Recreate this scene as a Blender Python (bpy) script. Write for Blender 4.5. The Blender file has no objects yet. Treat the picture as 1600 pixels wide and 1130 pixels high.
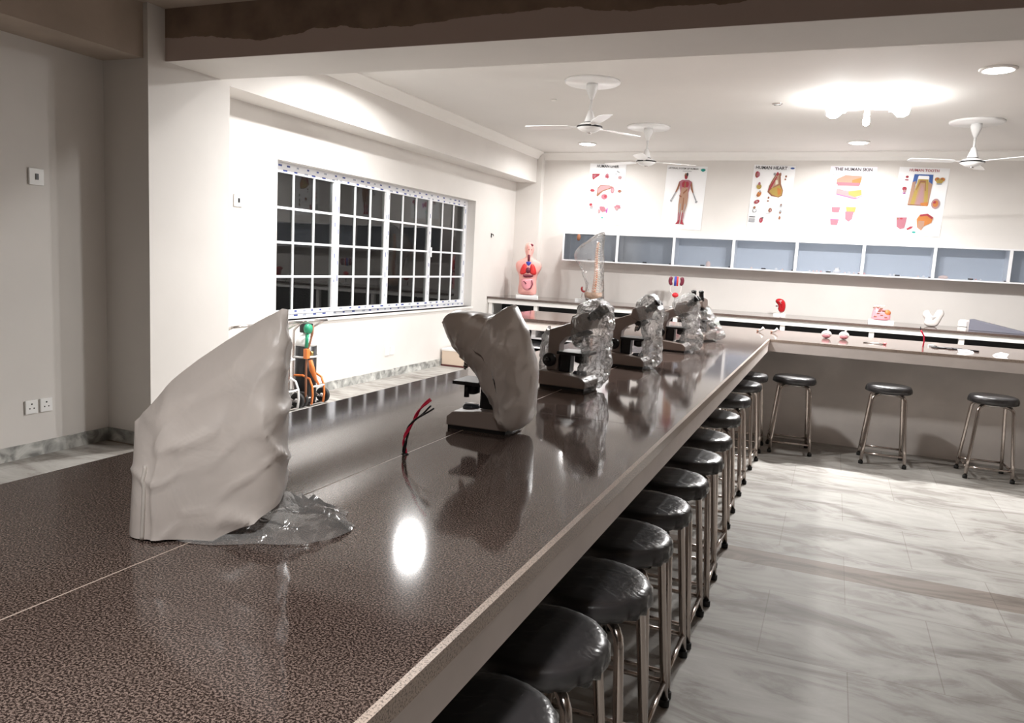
import bpy, bmesh, math, random
from mathutils import Vector, Matrix, noise
random.seed(7)
PI = math.pi
scene = bpy.context.scene
COL = scene.collection

# ------------------------------------------------------------------ camera, world, exposure
cam_d = bpy.data.cameras.new('camera')
cam = bpy.data.objects.new('camera', cam_d)
COL.objects.link(cam)
cam_d.sensor_width = 36.0
cam_d.lens = 1204.76 / 1600 * 36.0
cam_d.clip_start = 0.02
cam_d.clip_end = 60
vpx = Vector((-2157 - 800, -(248 - 565), -1204.76)); vpy = Vector((1305 - 800, -(433 - 565), -1204.76))
ex = -vpx.normalized(); ey = vpy.normalized(); ey = (ey - ex * ey.dot(ex)).normalized(); ez = ex.cross(ey)
rot = Matrix((ex, ey, ez))          # rows are the room's axes seen from the camera
cam.matrix_world = Matrix.Translation((0.441, -6.605, 1.400)) @ rot.to_4x4()
scene.camera = cam

w = bpy.data.worlds.new('night'); scene.world = w; w.use_nodes = True
w.node_tree.nodes['Background'].inputs[0].default_value = (0.95, 0.88, 0.76, 1)
w.node_tree.nodes['Background'].inputs[1].default_value = 1.0
scene.view_settings.view_transform = 'Standard'
scene.view_settings.look = 'None'
scene.view_settings.gamma = 1
scene.view_settings.use_curve_mapping = False
scene.view_settings.exposure = 1.25
scene.cycles.transparent_max_bounces = 24
scene.cycles.max_bounces = 10
scene.cycles.diffuse_bounces = 6
scene.cycles.use_denoising = True
scene.cycles.sample_clamp_indirect = 8

LED_POWER = 30.0
BULB_POWER = 26.0
BULB_DOWN = 64.0
NEAR_POWER = 13.0

# room numbers (metres)
XL, XR, YB, YN = -4.16, 6.2, 4.56, -10.0
ZC = 3.02
CT = 0.87            # bench top height

# ------------------------------------------------------------------ materials
M = {}
def mat(name, col, rough=0.5, metal=0.0, bump=0.0, bscale=40.0, spec=0.5, var=0.0, vscale=3.0, emit=None, estr=0.0, coat=0.0):
    m = bpy.data.materials.new(name); m.use_nodes = True
    nt = m.node_tree; b = nt.nodes['Principled BSDF']
    b.inputs['Base Color'].default_value = (*col, 1)
    b.inputs['Roughness'].default_value = rough
    b.inputs['Metallic'].default_value = metal
    b.inputs['Specular IOR Level'].default_value = spec
    b.inputs['Coat Weight'].default_value = coat
    tc = nt.nodes.new('ShaderNodeTexCoord')
    if emit:
        b.inputs['Emission Color'].default_value = (*emit, 1); b.inputs['Emission Strength'].default_value = estr
    if bump:
        n = nt.nodes.new('ShaderNodeTexNoise'); n.inputs['Scale'].default_value = bscale; n.inputs['Detail'].default_value = 4
        nt.links.new(tc.outputs['Object'], n.inputs['Vector'])
        bp = nt.nodes.new('ShaderNodeBump'); bp.inputs['Strength'].default_value = bump; bp.inputs['Distance'].default_value = 0.01
        nt.links.new(n.outputs['Fac'], bp.inputs['Height']); nt.links.new(bp.outputs[0], b.inputs['Normal'])
    if var:
        n = nt.nodes.new('ShaderNodeTexNoise'); n.inputs['Scale'].default_value = vscale; n.inputs['Detail'].default_value = 5
        nt.links.new(tc.outputs['Object'], n.inputs['Vector'])
        r = nt.nodes.new('ShaderNodeValToRGB')
        r.color_ramp.elements[0].position = 0.35; r.color_ramp.elements[1].position = 0.65
        r.color_ramp.elements[0].color = (*[c * (1 - var) for c in col], 1)
        r.color_ramp.elements[1].color = (*[min(1, c * (1 + var * .4)) for c in col], 1)
        nt.links.new(n.outputs['Fac'], r.inputs['Fac']); nt.links.new(r.outputs[0], b.inputs['Base Color'])
    M[name] = m
    return m

def nodes(name):
    m = bpy.data.materials.new(name); m.use_nodes = True; M[name] = m
    nt = m.node_tree
    return nt, nt.nodes['Principled BSDF'], nt.nodes.new('ShaderNodeTexCoord')

mat('wall', (0.71, 0.68, 0.65), 0.75, var=0.05, vscale=1.3, bump=0.05, bscale=25)
mat('wall_rough', (0.42, 0.345, 0.285), 0.9, var=0.14, vscale=2.2, bump=0.15, bscale=30)
mat('ceiling', (0.72, 0.70, 0.675), 0.8, var=0.03, vscale=1.0)
mat('cornice', (0.80, 0.78, 0.75), 0.7)
mat('white_paint', (0.82, 0.80, 0.78), 0.45)
mat('white_gloss', (0.85, 0.85, 0.85), 0.25)
mat('pvc', (0.84, 0.85, 0.88), 0.3)
mat('film_print', (0.05, 0.08, 0.30), 0.5)
mat('film_grey', (0.35, 0.38, 0.46), 0.5)
mat('fascia', (0.76, 0.68, 0.64), 0.6, var=0.06, vscale=6)
mat('plaster_bench', (0.80, 0.74, 0.70), 0.8, var=0.16, vscale=2.0, bump=0.1, bscale=12)
mat('steel', (0.62, 0.58, 0.56), 0.22, metal=1.0)
mat('chrome', (0.60, 0.53, 0.49), 0.16, metal=1.0)
mat('rubber', (0.015, 0.015, 0.015), 0.6)
mat('black_plastic', (0.012, 0.011, 0.012), 0.35)
mat('black_gloss', (0.01, 0.01, 0.011), 0.12)
mat('beige_enamel', (0.40, 0.325, 0.29), 0.35)
mat('beige_light', (0.62, 0.53, 0.48), 0.4)
mat('lens_glass', (0.10, 0.11, 0.13), 0.05)
mat('vinyl', (0.018, 0.012, 0.014), 0.33)
mat('brass', (0.5, 0.38, 0.15), 0.3, metal=1.0)
mat('switch_white', (0.85, 0.85, 0.84), 0.35)
mat('black', (0.008, 0.008, 0.010), 0.6)
mat('shade_black', (0.012, 0.012, 0.014), 0.7)  # near-black that paints the shade inside bench recesses
mat('board_grey', (0.45, 0.47, 0.50), 0.5)
mat('shelf_back', (0.52, 0.55, 0.59), 0.35)
mat('cabinet_white', (0.78, 0.78, 0.80), 0.35)
mat('orange_plastic', (0.80, 0.22, 0.05), 0.4)
mat('red_plastic', (0.62, 0.02, 0.03), 0.3)
mat('red_wire', (0.75, 0.02, 0.07), 0.35)
mat('green_plastic', (0.03, 0.33, 0.18), 0.35)
mat('tan', (0.55, 0.33, 0.20), 0.6)
mat('tank_white', (0.82, 0.82, 0.82), 0.3)
mat('tank_black', (0.010, 0.010, 0.012), 0.35)
mat('skin_pink', (0.85, 0.42, 0.38), 0.45)
mat('skin_light', (0.88, 0.62, 0.52), 0.45)
mat('muscle_red', (0.65, 0.03, 0.03), 0.35)
mat('organ_pink', (0.85, 0.35, 0.40), 0.35)
mat('organ_dark', (0.16, 0.02, 0.04), 0.3)
mat('organ_white', (0.80, 0.75, 0.72), 0.4)
mat('bone', (0.82, 0.76, 0.66), 0.5)
mat('bone_orange', (0.66, 0.20, 0.06), 0.45)
mat('vein_blue', (0.04, 0.06, 0.40), 0.35)
mat('kidney_red', (0.36, 0.010, 0.014), 0.18)
mat('slab_grey', (0.16, 0.16, 0.20), 0.5)
mat('paper', (0.84, 0.84, 0.85), 0.55)
mat('paper_pinkish', (0.83, 0.76, 0.82), 0.4)
mat('ink_black', (0.03, 0.03, 0.035), 0.6)
mat('ink_red', (0.308, 0.022, 0.039), 0.6)
mat('ink_pink', (0.349, 0.122, 0.158), 0.6)
mat('ink_lightpink', (0.376, 0.218, 0.227), 0.6)
mat('ink_orange', (0.476, 0.168, 0.034), 0.6)
mat('ink_peach', (0.385, 0.227, 0.158), 0.6)
mat('ink_yellow', (0.385, 0.271, 0.061), 0.6)
mat('ink_brown', (0.25, 0.10, 0.05), 0.6)
mat('ink_blue', (0.04, 0.10, 0.32), 0.6)
mat('ink_teal', (0.021, 0.294, 0.252), 0.6)
mat('ink_grey', (0.315, 0.322, 0.336), 0.6)
mat('ink_cream', (0.630, 0.588, 0.462), 0.6)
mat('ink_purple', (0.315, 0.056, 0.280), 0.6)
mat('led', (1, 1, 1), 0.4, emit=(1, 0.99, 0.97), estr=14)
mat('bulb_glow', (1, 1, 1), 0.4, emit=(1, 0.99, 0.97), estr=45)
mat('outside_wall', (0.55, 0.47, 0.38), 0.9, var=0.2, vscale=3)
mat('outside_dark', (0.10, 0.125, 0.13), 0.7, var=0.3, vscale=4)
mat('box_card', (0.62, 0.50, 0.40), 0.7)
mat('box_edge', (0.09, 0.02, 0.02), 0.6)

# marble floor: big polished slabs with veins and thin joints, one darker inlaid band
nt, b, tc = nodes('marble_floor')
L = nt.links.new
sep = nt.nodes.new('ShaderNodeSeparateXYZ'); L(tc.outputs['Object'], sep.inputs[0])
mp = nt.nodes.new('ShaderNodeMapping'); L(tc.outputs['Object'], mp.inputs[0])
mp.inputs['Scale'].default_value = (1.1, 3.0, 1)
mp.inputs['Rotation'].default_value = (0, 0, 0.25)
n1 = nt.nodes.new('ShaderNodeTexNoise'); n1.inputs['Scale'].default_value = 1.6; n1.inputs['Detail'].default_value = 8; n1.inputs['Distortion'].default_value = 1.2; n1.inputs['Roughness'].default_value = 0.65
L(mp.outputs[0], n1.inputs['Vector'])
r1 = nt.nodes.new('ShaderNodeValToRGB'); cr = r1.color_ramp
cr.elements[0].position = 0.30; cr.elements[0].color = (0.187, 0.169, 0.152, 1)
cr.elements[1].position = 0.72; cr.elements[1].color = (0.484, 0.470, 0.445, 1)
e = cr.elements.new(0.5); e.color = (0.367, 0.350, 0.327, 1)
e = cr.elements.new(0.44); e.color = (0.289, 0.269, 0.247, 1)
L(n1.outputs['Fac'], r1.inputs[0])
br = nt.nodes.new('ShaderNodeTexBrick'); br.offset = 0.5; br.inputs['Scale'].default_value = 1.0
br.inputs['Mortar Size'].default_value = 0.0022; br.inputs['Brick Width'].default_value = 0.62; br.inputs['Row Height'].default_value = 0.62
br.inputs['Color1'].default_value = (1, 1, 1, 1); br.inputs['Color2'].default_value = (0.90, 0.90, 0.89, 1); br.inputs['Mortar'].default_value = (0.70, 0.68, 0.65, 1)
L(tc.outputs['Object'], br.inputs['Vector'])
mx = nt.nodes.new('ShaderNodeMix'); mx.data_type = 'RGBA'; mx.blend_type = 'MULTIPLY'; mx.inputs[0].default_value = 1
L(r1.outputs[0], mx.inputs[6]); L(br.outputs['Color'], mx.inputs[7])
def cmp(inp, op, v):
    c = nt.nodes.new('ShaderNodeMath'); c.operation = op; c.inputs[1].default_value = v; L(inp, c.inputs[0]); return c.outputs[0]
g = nt.nodes.new('ShaderNodeMath'); g.operation = 'MULTIPLY'
L(cmp(sep.outputs['Y'], 'GREATER_THAN', -2.81), g.inputs[0]); L(cmp(sep.outputs['Y'], 'LESS_THAN', -2.61), g.inputs[1])
mx2 = nt.nodes.new('ShaderNodeMix'); mx2.data_type = 'RGBA'; L(g.outputs[0], mx2.inputs[0]); L(mx.outputs[2], mx2.inputs[6])
mx3 = nt.nodes.new('ShaderNodeMix'); mx3.data_type = 'RGBA'; mx3.blend_type = 'MULTIPLY'; mx3.inputs[0].default_value = 1
L(mx.outputs[2], mx3.inputs[6]); mx3.inputs[7].default_value = (0.60, 0.52, 0.47, 1)
L(mx3.outputs[2], mx2.inputs[7])
L(mx2.outputs[2], b.inputs['Base Color']); b.inputs['Roughness'].default_value = 0.60; b.inputs['Specular IOR Level'].default_value = 0.22

# marble skirting
nt, b, tc = nodes('marble_skirting'); L = nt.links.new
n1 = nt.nodes.new('ShaderNodeTexNoise'); n1.inputs['Scale'].default_value = 7; n1.inputs['Detail'].default_value = 7; n1.inputs['Distortion'].default_value = 1.5
L(tc.outputs['Object'], n1.inputs['Vector'])
r1 = nt.nodes.new('ShaderNodeValToRGB'); r1.color_ramp.elements[0].position = .35; r1.color_ramp.elements[1].position = .65
r1.color_ramp.elements[0].color = (.20, .20, .19, 1); r1.color_ramp.elements[1].color = (.60, .60, .57, 1)
L(n1.outputs['Fac'], r1.inputs[0]); L(r1.outputs[0], b.inputs['Base Color']); b.inputs['Roughness'].default_value = .3

# speckled polished granite
def granite(name, dark, light, cov, rough):
    nt, b, tc = nodes(name); L = nt.links.new
    n1 = nt.nodes.new('ShaderNodeTexNoise'); n1.inputs['Scale'].default_value = 300; n1.inputs['Detail'].default_value = 4; n1.inputs['Roughness'].default_value = .75
    L(tc.outputs['Object'], n1.inputs['Vector'])
    r1 = nt.nodes.new('ShaderNodeValToRGB'); c = r1.color_ramp
    c.elements[0].position = cov - .045; c.elements[0].color = (*dark, 1)
    c.elements[1].position = cov + .045; c.elements[1].color = (*light, 1)
    L(n1.outputs['Fac'], r1.inputs[0])
    n2 = nt.nodes.new('ShaderNodeTexNoise'); n2.inputs['Scale'].default_value = 2.5; n2.inputs['Detail'].default_value = 3
    L(tc.outputs['Object'], n2.inputs['Vector'])
    r2 = nt.nodes.new('ShaderNodeValToRGB'); r2.color_ramp.elements[0].position = .35; r2.color_ramp.elements[1].position = .7
    r2.color_ramp.elements[0].color = (.85, .82, .82, 1); r2.color_ramp.elements[1].color = (1.1, 1.1, 1.1, 1)
    L(n2.outputs['Fac'], r2.inputs[0])
    mx = nt.nodes.new('ShaderNodeMix'); mx.data_type = 'RGBA'; mx.blend_type = 'MULTIPLY'; mx.inputs[0].default_value = 1
    L(r1.outputs[0], mx.inputs[6]); L(r2.outputs[0], mx.inputs[7]); L(mx.outputs[2], b.inputs['Base Color'])
    b.inputs['Roughness'].default_value = rough; b.inputs['IOR'].default_value = 1.55
granite('granite', (0.016, 0.010, 0.009), (0.235, 0.175, 0.15), .52, .07)
granite('granite_edge', (0.10, 0.075, 0.062), (0.50, 0.40, 0.33), .45, .35)
mat('seam', (0.50, 0.40, 0.34), 0.5)
mat('seam_dark', (0.03, 0.02, 0.02), 0.5)

# beam front: paint stops at a ragged line below bare plaster
nt, b, tc = nodes('beam_front'); L = nt.links.new
sep = nt.nodes.new('ShaderNodeSeparateXYZ'); L(tc.outputs['Object'], sep.inputs[0])
n1 = nt.nodes.new('ShaderNodeTexNoise'); n1.inputs['Scale'].default_value = 1.4; n1.inputs['Detail'].default_value = 6; n1.inputs['Roughness'].default_value = .55
L(tc.outputs['Object'], n1.inputs['Vector'])
ma = nt.nodes.new('ShaderNodeMath'); ma.operation = 'MULTIPLY_ADD'; ma.inputs[1].default_value = 0.22; L(n1.outputs['Fac'], ma.inputs[0]); L(sep.outputs['Z'], ma.inputs[2])
gt = nt.nodes.new('ShaderNodeMath'); gt.operation = 'GREATER_THAN'; gt.inputs[1].default_value = 2.57 + 0.12 + 0.11; L(ma.outputs[0], gt.inputs[0])
n2 = nt.nodes.new('ShaderNodeTexNoise'); n2.inputs['Scale'].default_value = 6; n2.inputs['Detail'].default_value = 6
L(tc.outputs['Object'], n2.inputs['Vector'])
r2 = nt.nodes.new('ShaderNodeValToRGB'); r2.color_ramp.elements[0].position = .3; r2.color_ramp.elements[1].position = .7
r2.color_ramp.elements[0].color = (.17, .115, .085, 1); r2.color_ramp.elements[1].color = (.25, .18, .135, 1)
L(n2.outputs['Fac'], r2.inputs[0])
mx = nt.nodes.new('ShaderNodeMix'); mx.data_type = 'RGBA'; L(gt.outputs[0], mx.inputs[0]); mx.inputs[6].default_value = (.46, .37, .335, 1); L(r2.outputs[0], mx.inputs[7])
L(mx.outputs[2], b.inputs['Base Color']); b.inputs['Roughness'].default_value = .85

# plastic films
def film(name, col, transp, body, gloss_rough, bumps, bscale, trans_col=(1, 1, 1), add=0.0, fscale=1.0, tl=.45):
    m = bpy.data.materials.new(name); m.use_nodes = True; M[name] = m
    nt = m.node_tree; L = nt.links.new
    for n in list(nt.nodes):
        if n.type != 'OUTPUT_MATERIAL': nt.nodes.remove(n)
    out = [n for n in nt.nodes if n.type == 'OUTPUT_MATERIAL'][0]
    tc = nt.nodes.new('ShaderNodeTexCoord')
    n = nt.nodes.new('ShaderNodeTexNoise'); n.inputs['Scale'].default_value = bscale; n.inputs['Detail'].default_value = 3; n.inputs['Distortion'].default_value = 1.5
    L(tc.outputs['Object'], n.inputs['Vector'])
    bp = nt.nodes.new('ShaderNodeBump'); bp.inputs['Strength'].default_value = bumps; bp.inputs['Distance'].default_value = .02; L(n.outputs['Fac'], bp.inputs['Height'])
    d = nt.nodes.new('ShaderNodeBsdfDiffuse'); d.inputs[0].default_value = (*col, 1); L(bp.outputs[0], d.inputs['Normal'])
    t = nt.nodes.new('ShaderNodeBsdfTranslucent'); t.inputs[0].default_value = (*col, 1); L(bp.outputs[0], t.inputs['Normal'])
    m1 = nt.nodes.new('ShaderNodeMixShader'); m1.inputs[0].default_value = tl; L(d.outputs[0], m1.inputs[1]); L(t.outputs[0], m1.inputs[2])
    tr = nt.nodes.new('ShaderNodeBsdfTransparent'); tr.inputs[0].default_value = (*trans_col, 1)
    m2 = nt.nodes.new('ShaderNodeMixShader'); m2.inputs[0].default_value = body; L(tr.outputs[0], m2.inputs[1]); L(m1.outputs[0], m2.inputs[2])
    gl = nt.nodes.new('ShaderNodeBsdfGlossy'); gl.inputs['Roughness'].default_value = gloss_rough; L(bp.outputs[0], gl.inputs['Normal'])
    fr = nt.nodes.new('ShaderNodeFresnel'); fr.inputs[0].default_value = 1.5; L(bp.outputs[0], fr.inputs['Normal'])
    m3 = nt.nodes.new('ShaderNodeMixShader'); fm = nt.nodes.new('ShaderNodeMath'); fm.operation = 'MULTIPLY_ADD'; fm.inputs[1].default_value = fscale; fm.inputs[2].default_value = add; L(fr.outputs[0], fm.inputs[0]); L(fm.outputs[0], m3.inputs[0]); L(m2.outputs[0], m3.inputs[1]); L(gl.outputs[0], m3.inputs[2])
    L(m3.outputs[0], out.inputs['Surface'])
film('milky_film', (0.98, 0.885, 0.82), .1, .87, .36, .12, 9, tl=.33)
film('milky_seam', (0.9, 0.84, 0.78), .05, 1.0, .30, .1, 9)
film('wrap_film', (0.97, 0.95, 0.93), .7, .26, .15, .4, 14, tl=.5)
film('clear_film', (0.97, 0.97, 0.96), .7, .20, .18, 1.0, 26, add=.10)
film('clear_film_thin', (0.95, 0.95, 0.95), .8, .12, .15, .8, 16, add=.05)
film('seat_film', (0.80, 0.79, 0.80), .8, .09, .26, .15, 26, fscale=.95)
# window glass
film('window_glass', (0.5, 0.5, 0.5), .95, .02, .0, .0, 5, (.93, .95, .95))
film('cabinet_glass', (0.70, 0.78, 0.88), .95, .10, .05, .0, 5, (.96, .975, 1))

# ------------------------------------------------------------------ mesh helpers
class MB:
    def __init__(s): s.v = []; s.f = []; s.m = []; s.sm = []
    def add(s, vs, fs, mi=0, smooth=False, mtx=None):
        o = len(s.v)
        for p in vs:
            p = Vector(p)
            s.v.append(mtx @ p if mtx else p)
        for f in fs:
            s.f.append([i + o for i in f]); s.m.append(mi); s.sm.append(smooth)
        return s
    def box(s, x0, x1, y0, y1, z0, z1, mi=0, mtx=None):
        vs = [(x0, y0, z0), (x1, y0, z0), (x1, y1, z0), (x0, y1, z0), (x0, y0, z1), (x1, y0, z1), (x1, y1, z1), (x0, y1, z1)]
        return s.add(vs, [(0, 3, 2, 1), (4, 5, 6, 7), (0, 1, 5, 4), (1, 2, 6, 5), (2, 3, 7, 6), (3, 0, 4, 7)], mi, False, mtx)
    def rbox(s, x0, x1, y0, y1, z0, z1, r=.01, mi=0, mtx=None):
        # box with chamfered vertical and top edges
        ring = lambda i, z: [(x0 + i, y0 + r + 0 * i, z), (x0 + r, y0 + i, z), (x1 - r, y0 + i, z), (x1 - i, y0 + r, z), (x1 - i, y1 - r, z), (x1 - r, y1 - i, z), (x0 + r, y1 - i, z), (x0 + i, y1 - r, z)]
        k = r * .6
        vs = ring(0, z0) + ring(0, z1 - k) + [(min(max(x, x0 + k), x1 - k), min(max(y, y0 + k), y1 - k), z1) for x, y, _ in ring(0, z1)]
        fs = [tuple(range(7, -1, -1)), tuple(range(16, 24))]
        for l in (0, 8):
            for i in range(8):
                j = (i + 1) % 8; fs.append((l + i, l + j, l + 8 + j, l + 8 + i))
        return s.add(vs, fs, mi, False, mtx)
    def prism(s, poly, axis, a0, a1, mi=0, mtx=None, smooth=False):
        # polygon given in the two other axes, extruded along axis ('x','y','z')
        def P(u, v, a): return {'x': (a, u, v), 'y': (u, a, v), 'z': (u, v, a)}[axis]
        n = len(poly)
        vs = [P(u, v, a0) for u, v in poly] + [P(u, v, a1) for u, v in poly]
        fs = [tuple(range(n - 1, -1, -1)), tuple(range(n, 2 * n))] + [(i, (i + 1) % n, n + (i + 1) % n, n + i) for i in range(n)]
        return s.add(vs, fs, mi, smooth, mtx)
    def lathe(s, prof, c=(0, 0, 0), n=24, mi=0, mtx=None, smooth=True, axis='z'):
        vs = []; fs = []
        for r, z in prof:
            for i in range(n):
                a = 2 * PI * i / n
                p = (r * math.cos(a), r * math.sin(a), z)
                if axis == 'x': p = (p[2], p[0], p[1])
                if axis == 'y': p = (p[0], p[2], p[1])
                vs.append((p[0] + c[0], p[1] + c[1], p[2] + c[2]))
        for k in range(len(prof) - 1):
            for i in range(n):
                j = (i + 1) % n; fs.append((k * n + i, k * n + j, (k + 1) * n + j, (k + 1) * n + i))
        if prof[0][0] > 1e-5: fs.append(tuple(range(n - 1, -1, -1)))
        if prof[-1][0] > 1e-5: fs.append(tuple(range((len(prof) - 1) * n, len(prof) * n)))
        return s.add(vs, fs, mi, smooth, mtx)
    def tube(s, pts, r, n=10, mi=0, mtx=None, cap=True, closed=False):
        pts = [Vector(p) for p in pts]; N = len(pts)
        rs = r if isinstance(r, (list, tuple)) else [r] * N
        vs = []; fs = []; up = None
        for i, p in enumerate(pts):
            if closed: t = pts[(i + 1) % N] - pts[i - 1]
            else: t = pts[min(i + 1, N - 1)] - pts[max(i - 1, 0)]
            t.normalize()
            if up is None:
                up = Vector((0, 0, 1)) if abs(t.z) < .9 else Vector((1, 0, 0))
            a = (up - t * up.dot(t)).normalized(); up = a; bb = t.cross(a)
            for k in range(n):
                an = 2 * PI * k / n
                vs.append(p + (a * math.cos(an) + bb * math.sin(an)) * rs[i])
        for i in range(N if closed else N - 1):
            o, q = i * n, ((i + 1) % N) * n
            for k in range(n):
                l = (k + 1) % n; fs.append((o + k, o + l, q + l, q + k))
        if cap and not closed:
            fs.append(tuple(range(n - 1, -1, -1))); fs.append(tuple(range((N - 1) * n, N * n)))
        return s.add(vs, fs, mi, True, mtx)
    def ball(s, c, rx, ry=None, rz=None, mi=0, n=14, m=9, mtx=None):
        ry = rx if ry is None else ry; rz = rx if rz is None else rz
        vs = [(c[0], c[1], c[2] - rz)]; fs = []
        for i in range(1, m):
            t = PI * i / m
            for k in range(n):
                a = 2 * PI * k / n
                vs.append((c[0] + rx * math.sin(t) * math.cos(a), c[1] + ry * math.sin(t) * math.sin(a), c[2] - rz * math.cos(t)))
        vs.append((c[0], c[1], c[2] + rz)); T = len(vs) - 1
        for k in range(n):
            l = (k + 1) % n
            fs.append((0, 1 + l, 1 + k)); fs.append((T, T - n + k, T - n + l))
            for i in range(m - 2): fs.append((1 + i * n + k, 1 + i * n + l, 1 + (i + 1) * n + l, 1 + (i + 1) * n + k))
        return s.add(vs, fs, mi, True, mtx)
    def inflate(s, poly, T, core, rings=7, n=56, plane='xz', off=0.0, mi=0, jit=0.0, wr=0.0, wsc=18, smooth=True, mtx=None, back=1.0, sm=1, pw=0.5, cr=0.0):
        # closed silhouette blown up to a rounded body: rings shrink towards the core line while thickness grows
        P = [Vector((a, b)) for a, b in poly]
        for _ in range(sm):
            Q = []
            for i in range(len(P)):
                a, b_ = P[i], P[(i + 1) % len(P)]; Q += [a * .78 + b_ * .22, a * .22 + b_ * .78]
            P = Q
        d = [0]
        for i in range(len(P)): d.append(d[-1] + (P[(i + 1) % len(P)] - P[i]).length)
        tot = d[-1]; R = []
        j = 0
        for k in range(n):
            t = tot * k / n
            while d[j + 1] < t: j += 1
            f = (t - d[j]) / max(1e-9, d[j + 1] - d[j]); R.append(P[j % len(P)].lerp(P[(j + 1) % len(P)], f))
        C = [Vector(c) for c in core]
        def near(p):
            best = None
            if len(C) == 1: return C[0]
            for i in range(len(C) - 1):
                ab = C[i + 1] - C[i]; tt = max(0, min(1, (p - C[i]).dot(ab) / max(1e-9, ab.length_squared)))
                q = C[i] + ab * tt
                if best is None or (q - p).length < (best - p).length: best = q
            return best
        cores = [near(p) for p in R]
        # smooth the core assignment
        for _ in range(3): cores = [(cores[i - 1] + cores[i] * 2 + cores[(i + 1) % n]) / 4 for i in range(n)]
        vs = []; fs = []
        def put(u, v, t):
            q = Vector((u, t, v)) if plane == 'xz' else (Vector((t, u, v)) if plane == 'yz' else Vector((u, v, t)))
            if wr:
                nv = noise.noise_vector(q * wsc + Vector((s_seed, 0, 0))); q = q + nv * wr
            if cr:
                sgn = 1 if t >= off else -1
                e1 = (1 - abs(noise.noise(Vector((u * 12 + v * 3 + s_seed, v * 4.5 - u * 3, sgn * 3)))) * 2) ** 4
                e2 = (1 - abs(noise.noise(Vector((u * 22 - v * 6, v * 8 + s_seed, sgn * 5)))) * 2) ** 5
                q = q + Vector((0, sgn * (e1 * cr + e2 * cr * .6), 0)) * min(1, abs(t - off) / max(1e-6, T) * 2)
            if jit: q = q + Vector((random.uniform(-jit, jit), random.uniform(-jit, jit), random.uniform(-jit, jit)))
            vs.append(q)
        s_seed = random.random() * 50
        for side in (1, -1):
            for r_ in range(0 if side == 1 else 1, rings + 1):
                k = 1 - r_ / rings
                th = T * (1 - k ** 2) ** pw
                for p, c in zip(R, cores):
                    q = c + (p - c) * k; put(q.x, q.y, off + side * th * (back if side == 1 else 1))
        cc = sum(cores, Vector((0, 0))) / n
        def idx(side, r_): return (r_ if side == 1 else (rings + r_) if r_ > 0 else 0) * n
        for side in (1, -1):
            for r_ in range(rings):
                a, b2 = idx(side, r_), idx(side, r_ + 1)
                for k in range(n):
                    l = (k + 1) % n
                    f = (a + k, a + l, b2 + l, b2 + k); fs.append(f if side == 1 else f[::-1])
        return s.add(vs, fs, mi, smooth, mtx)
    def build(s, name, mats, parent=None, loc=None, bevel=0, rotz=0, keep=None):
        me = bpy.data.meshes.new(name); me.from_pydata([tuple(v) for v in s.v], [], s.f)
        if not isinstance(mats, (list, tuple)): mats = [mats]
        for mm in mats: me.materials.append(M[mm])
        for p, mi, sm in zip(me.polygons, s.m, s.sm): p.material_index = mi; p.use_smooth = sm
        bm = bmesh.new(); bm.from_mesh(me); bmesh.ops.recalc_face_normals(bm, faces=bm.faces); bm.to_mesh(me); bm.free()
        o = bpy.data.objects.new(name, me); COL.objects.link(o)
        if parent: o.parent = parent
        if loc: o.location = loc
        if rotz: o.rotation_euler = (0, 0, rotz)
        if bevel:
            md = o.modifiers.new('bevel', 'BEVEL'); md.width = bevel; md.segments = 2; md.limit_method = 'ANGLE'
        return o

def thing(name, label, cat, loc=(0, 0, 0), rotz=0, group=None):
    o = bpy.data.objects.new(name, None); COL.objects.link(o); o.location = loc; o.rotation_euler = (0, 0, rotz)
    o.empty_display_size = .05
    o['label'] = label; o['category'] = cat
    if group: o['group'] = group
    return o
def tag(o, label, cat, group=None):
    o['label'] = label; o['category'] = cat
    if group: o['group'] = group
    return o
def struct(o, label=None):
    o['kind'] = 'structure'
    if label: o['label'] = label
    return o
def kids(o): return [c for c in bpy.data.objects if c.parent == o]
def copy_tree(o, parent=None):
    c = o.copy(); COL.objects.link(c); c.parent = parent
    for ch in kids(o): copy_tree(ch, c)
    return c

def arc(c, r, a0, a1, n, plane='xz'):
    out = []
    for i in range(n + 1):
        a = a0 + (a1 - a0) * i / n
        u, v = r * math.cos(a), r * math.sin(a)
        out.append((c[0] + u, c[1], c[2] + v) if plane == 'xz' else ((c[0], c[1] + u, c[2] + v) if plane == 'yz' else (c[0] + u, c[1] + v, c[2])))
    return out
def circ(cx, cy, rx, ry=None, n=16, rot=0):
    ry = rx if ry is None else ry; o = []
    for i in range(n):
        a = 2 * PI * i / n; x, y = rx * math.cos(a), ry * math.sin(a)
        o.append((cx + x * math.cos(rot) - y * math.sin(rot), cy + x * math.sin(rot) + y * math.cos(rot)))
    return o

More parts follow.
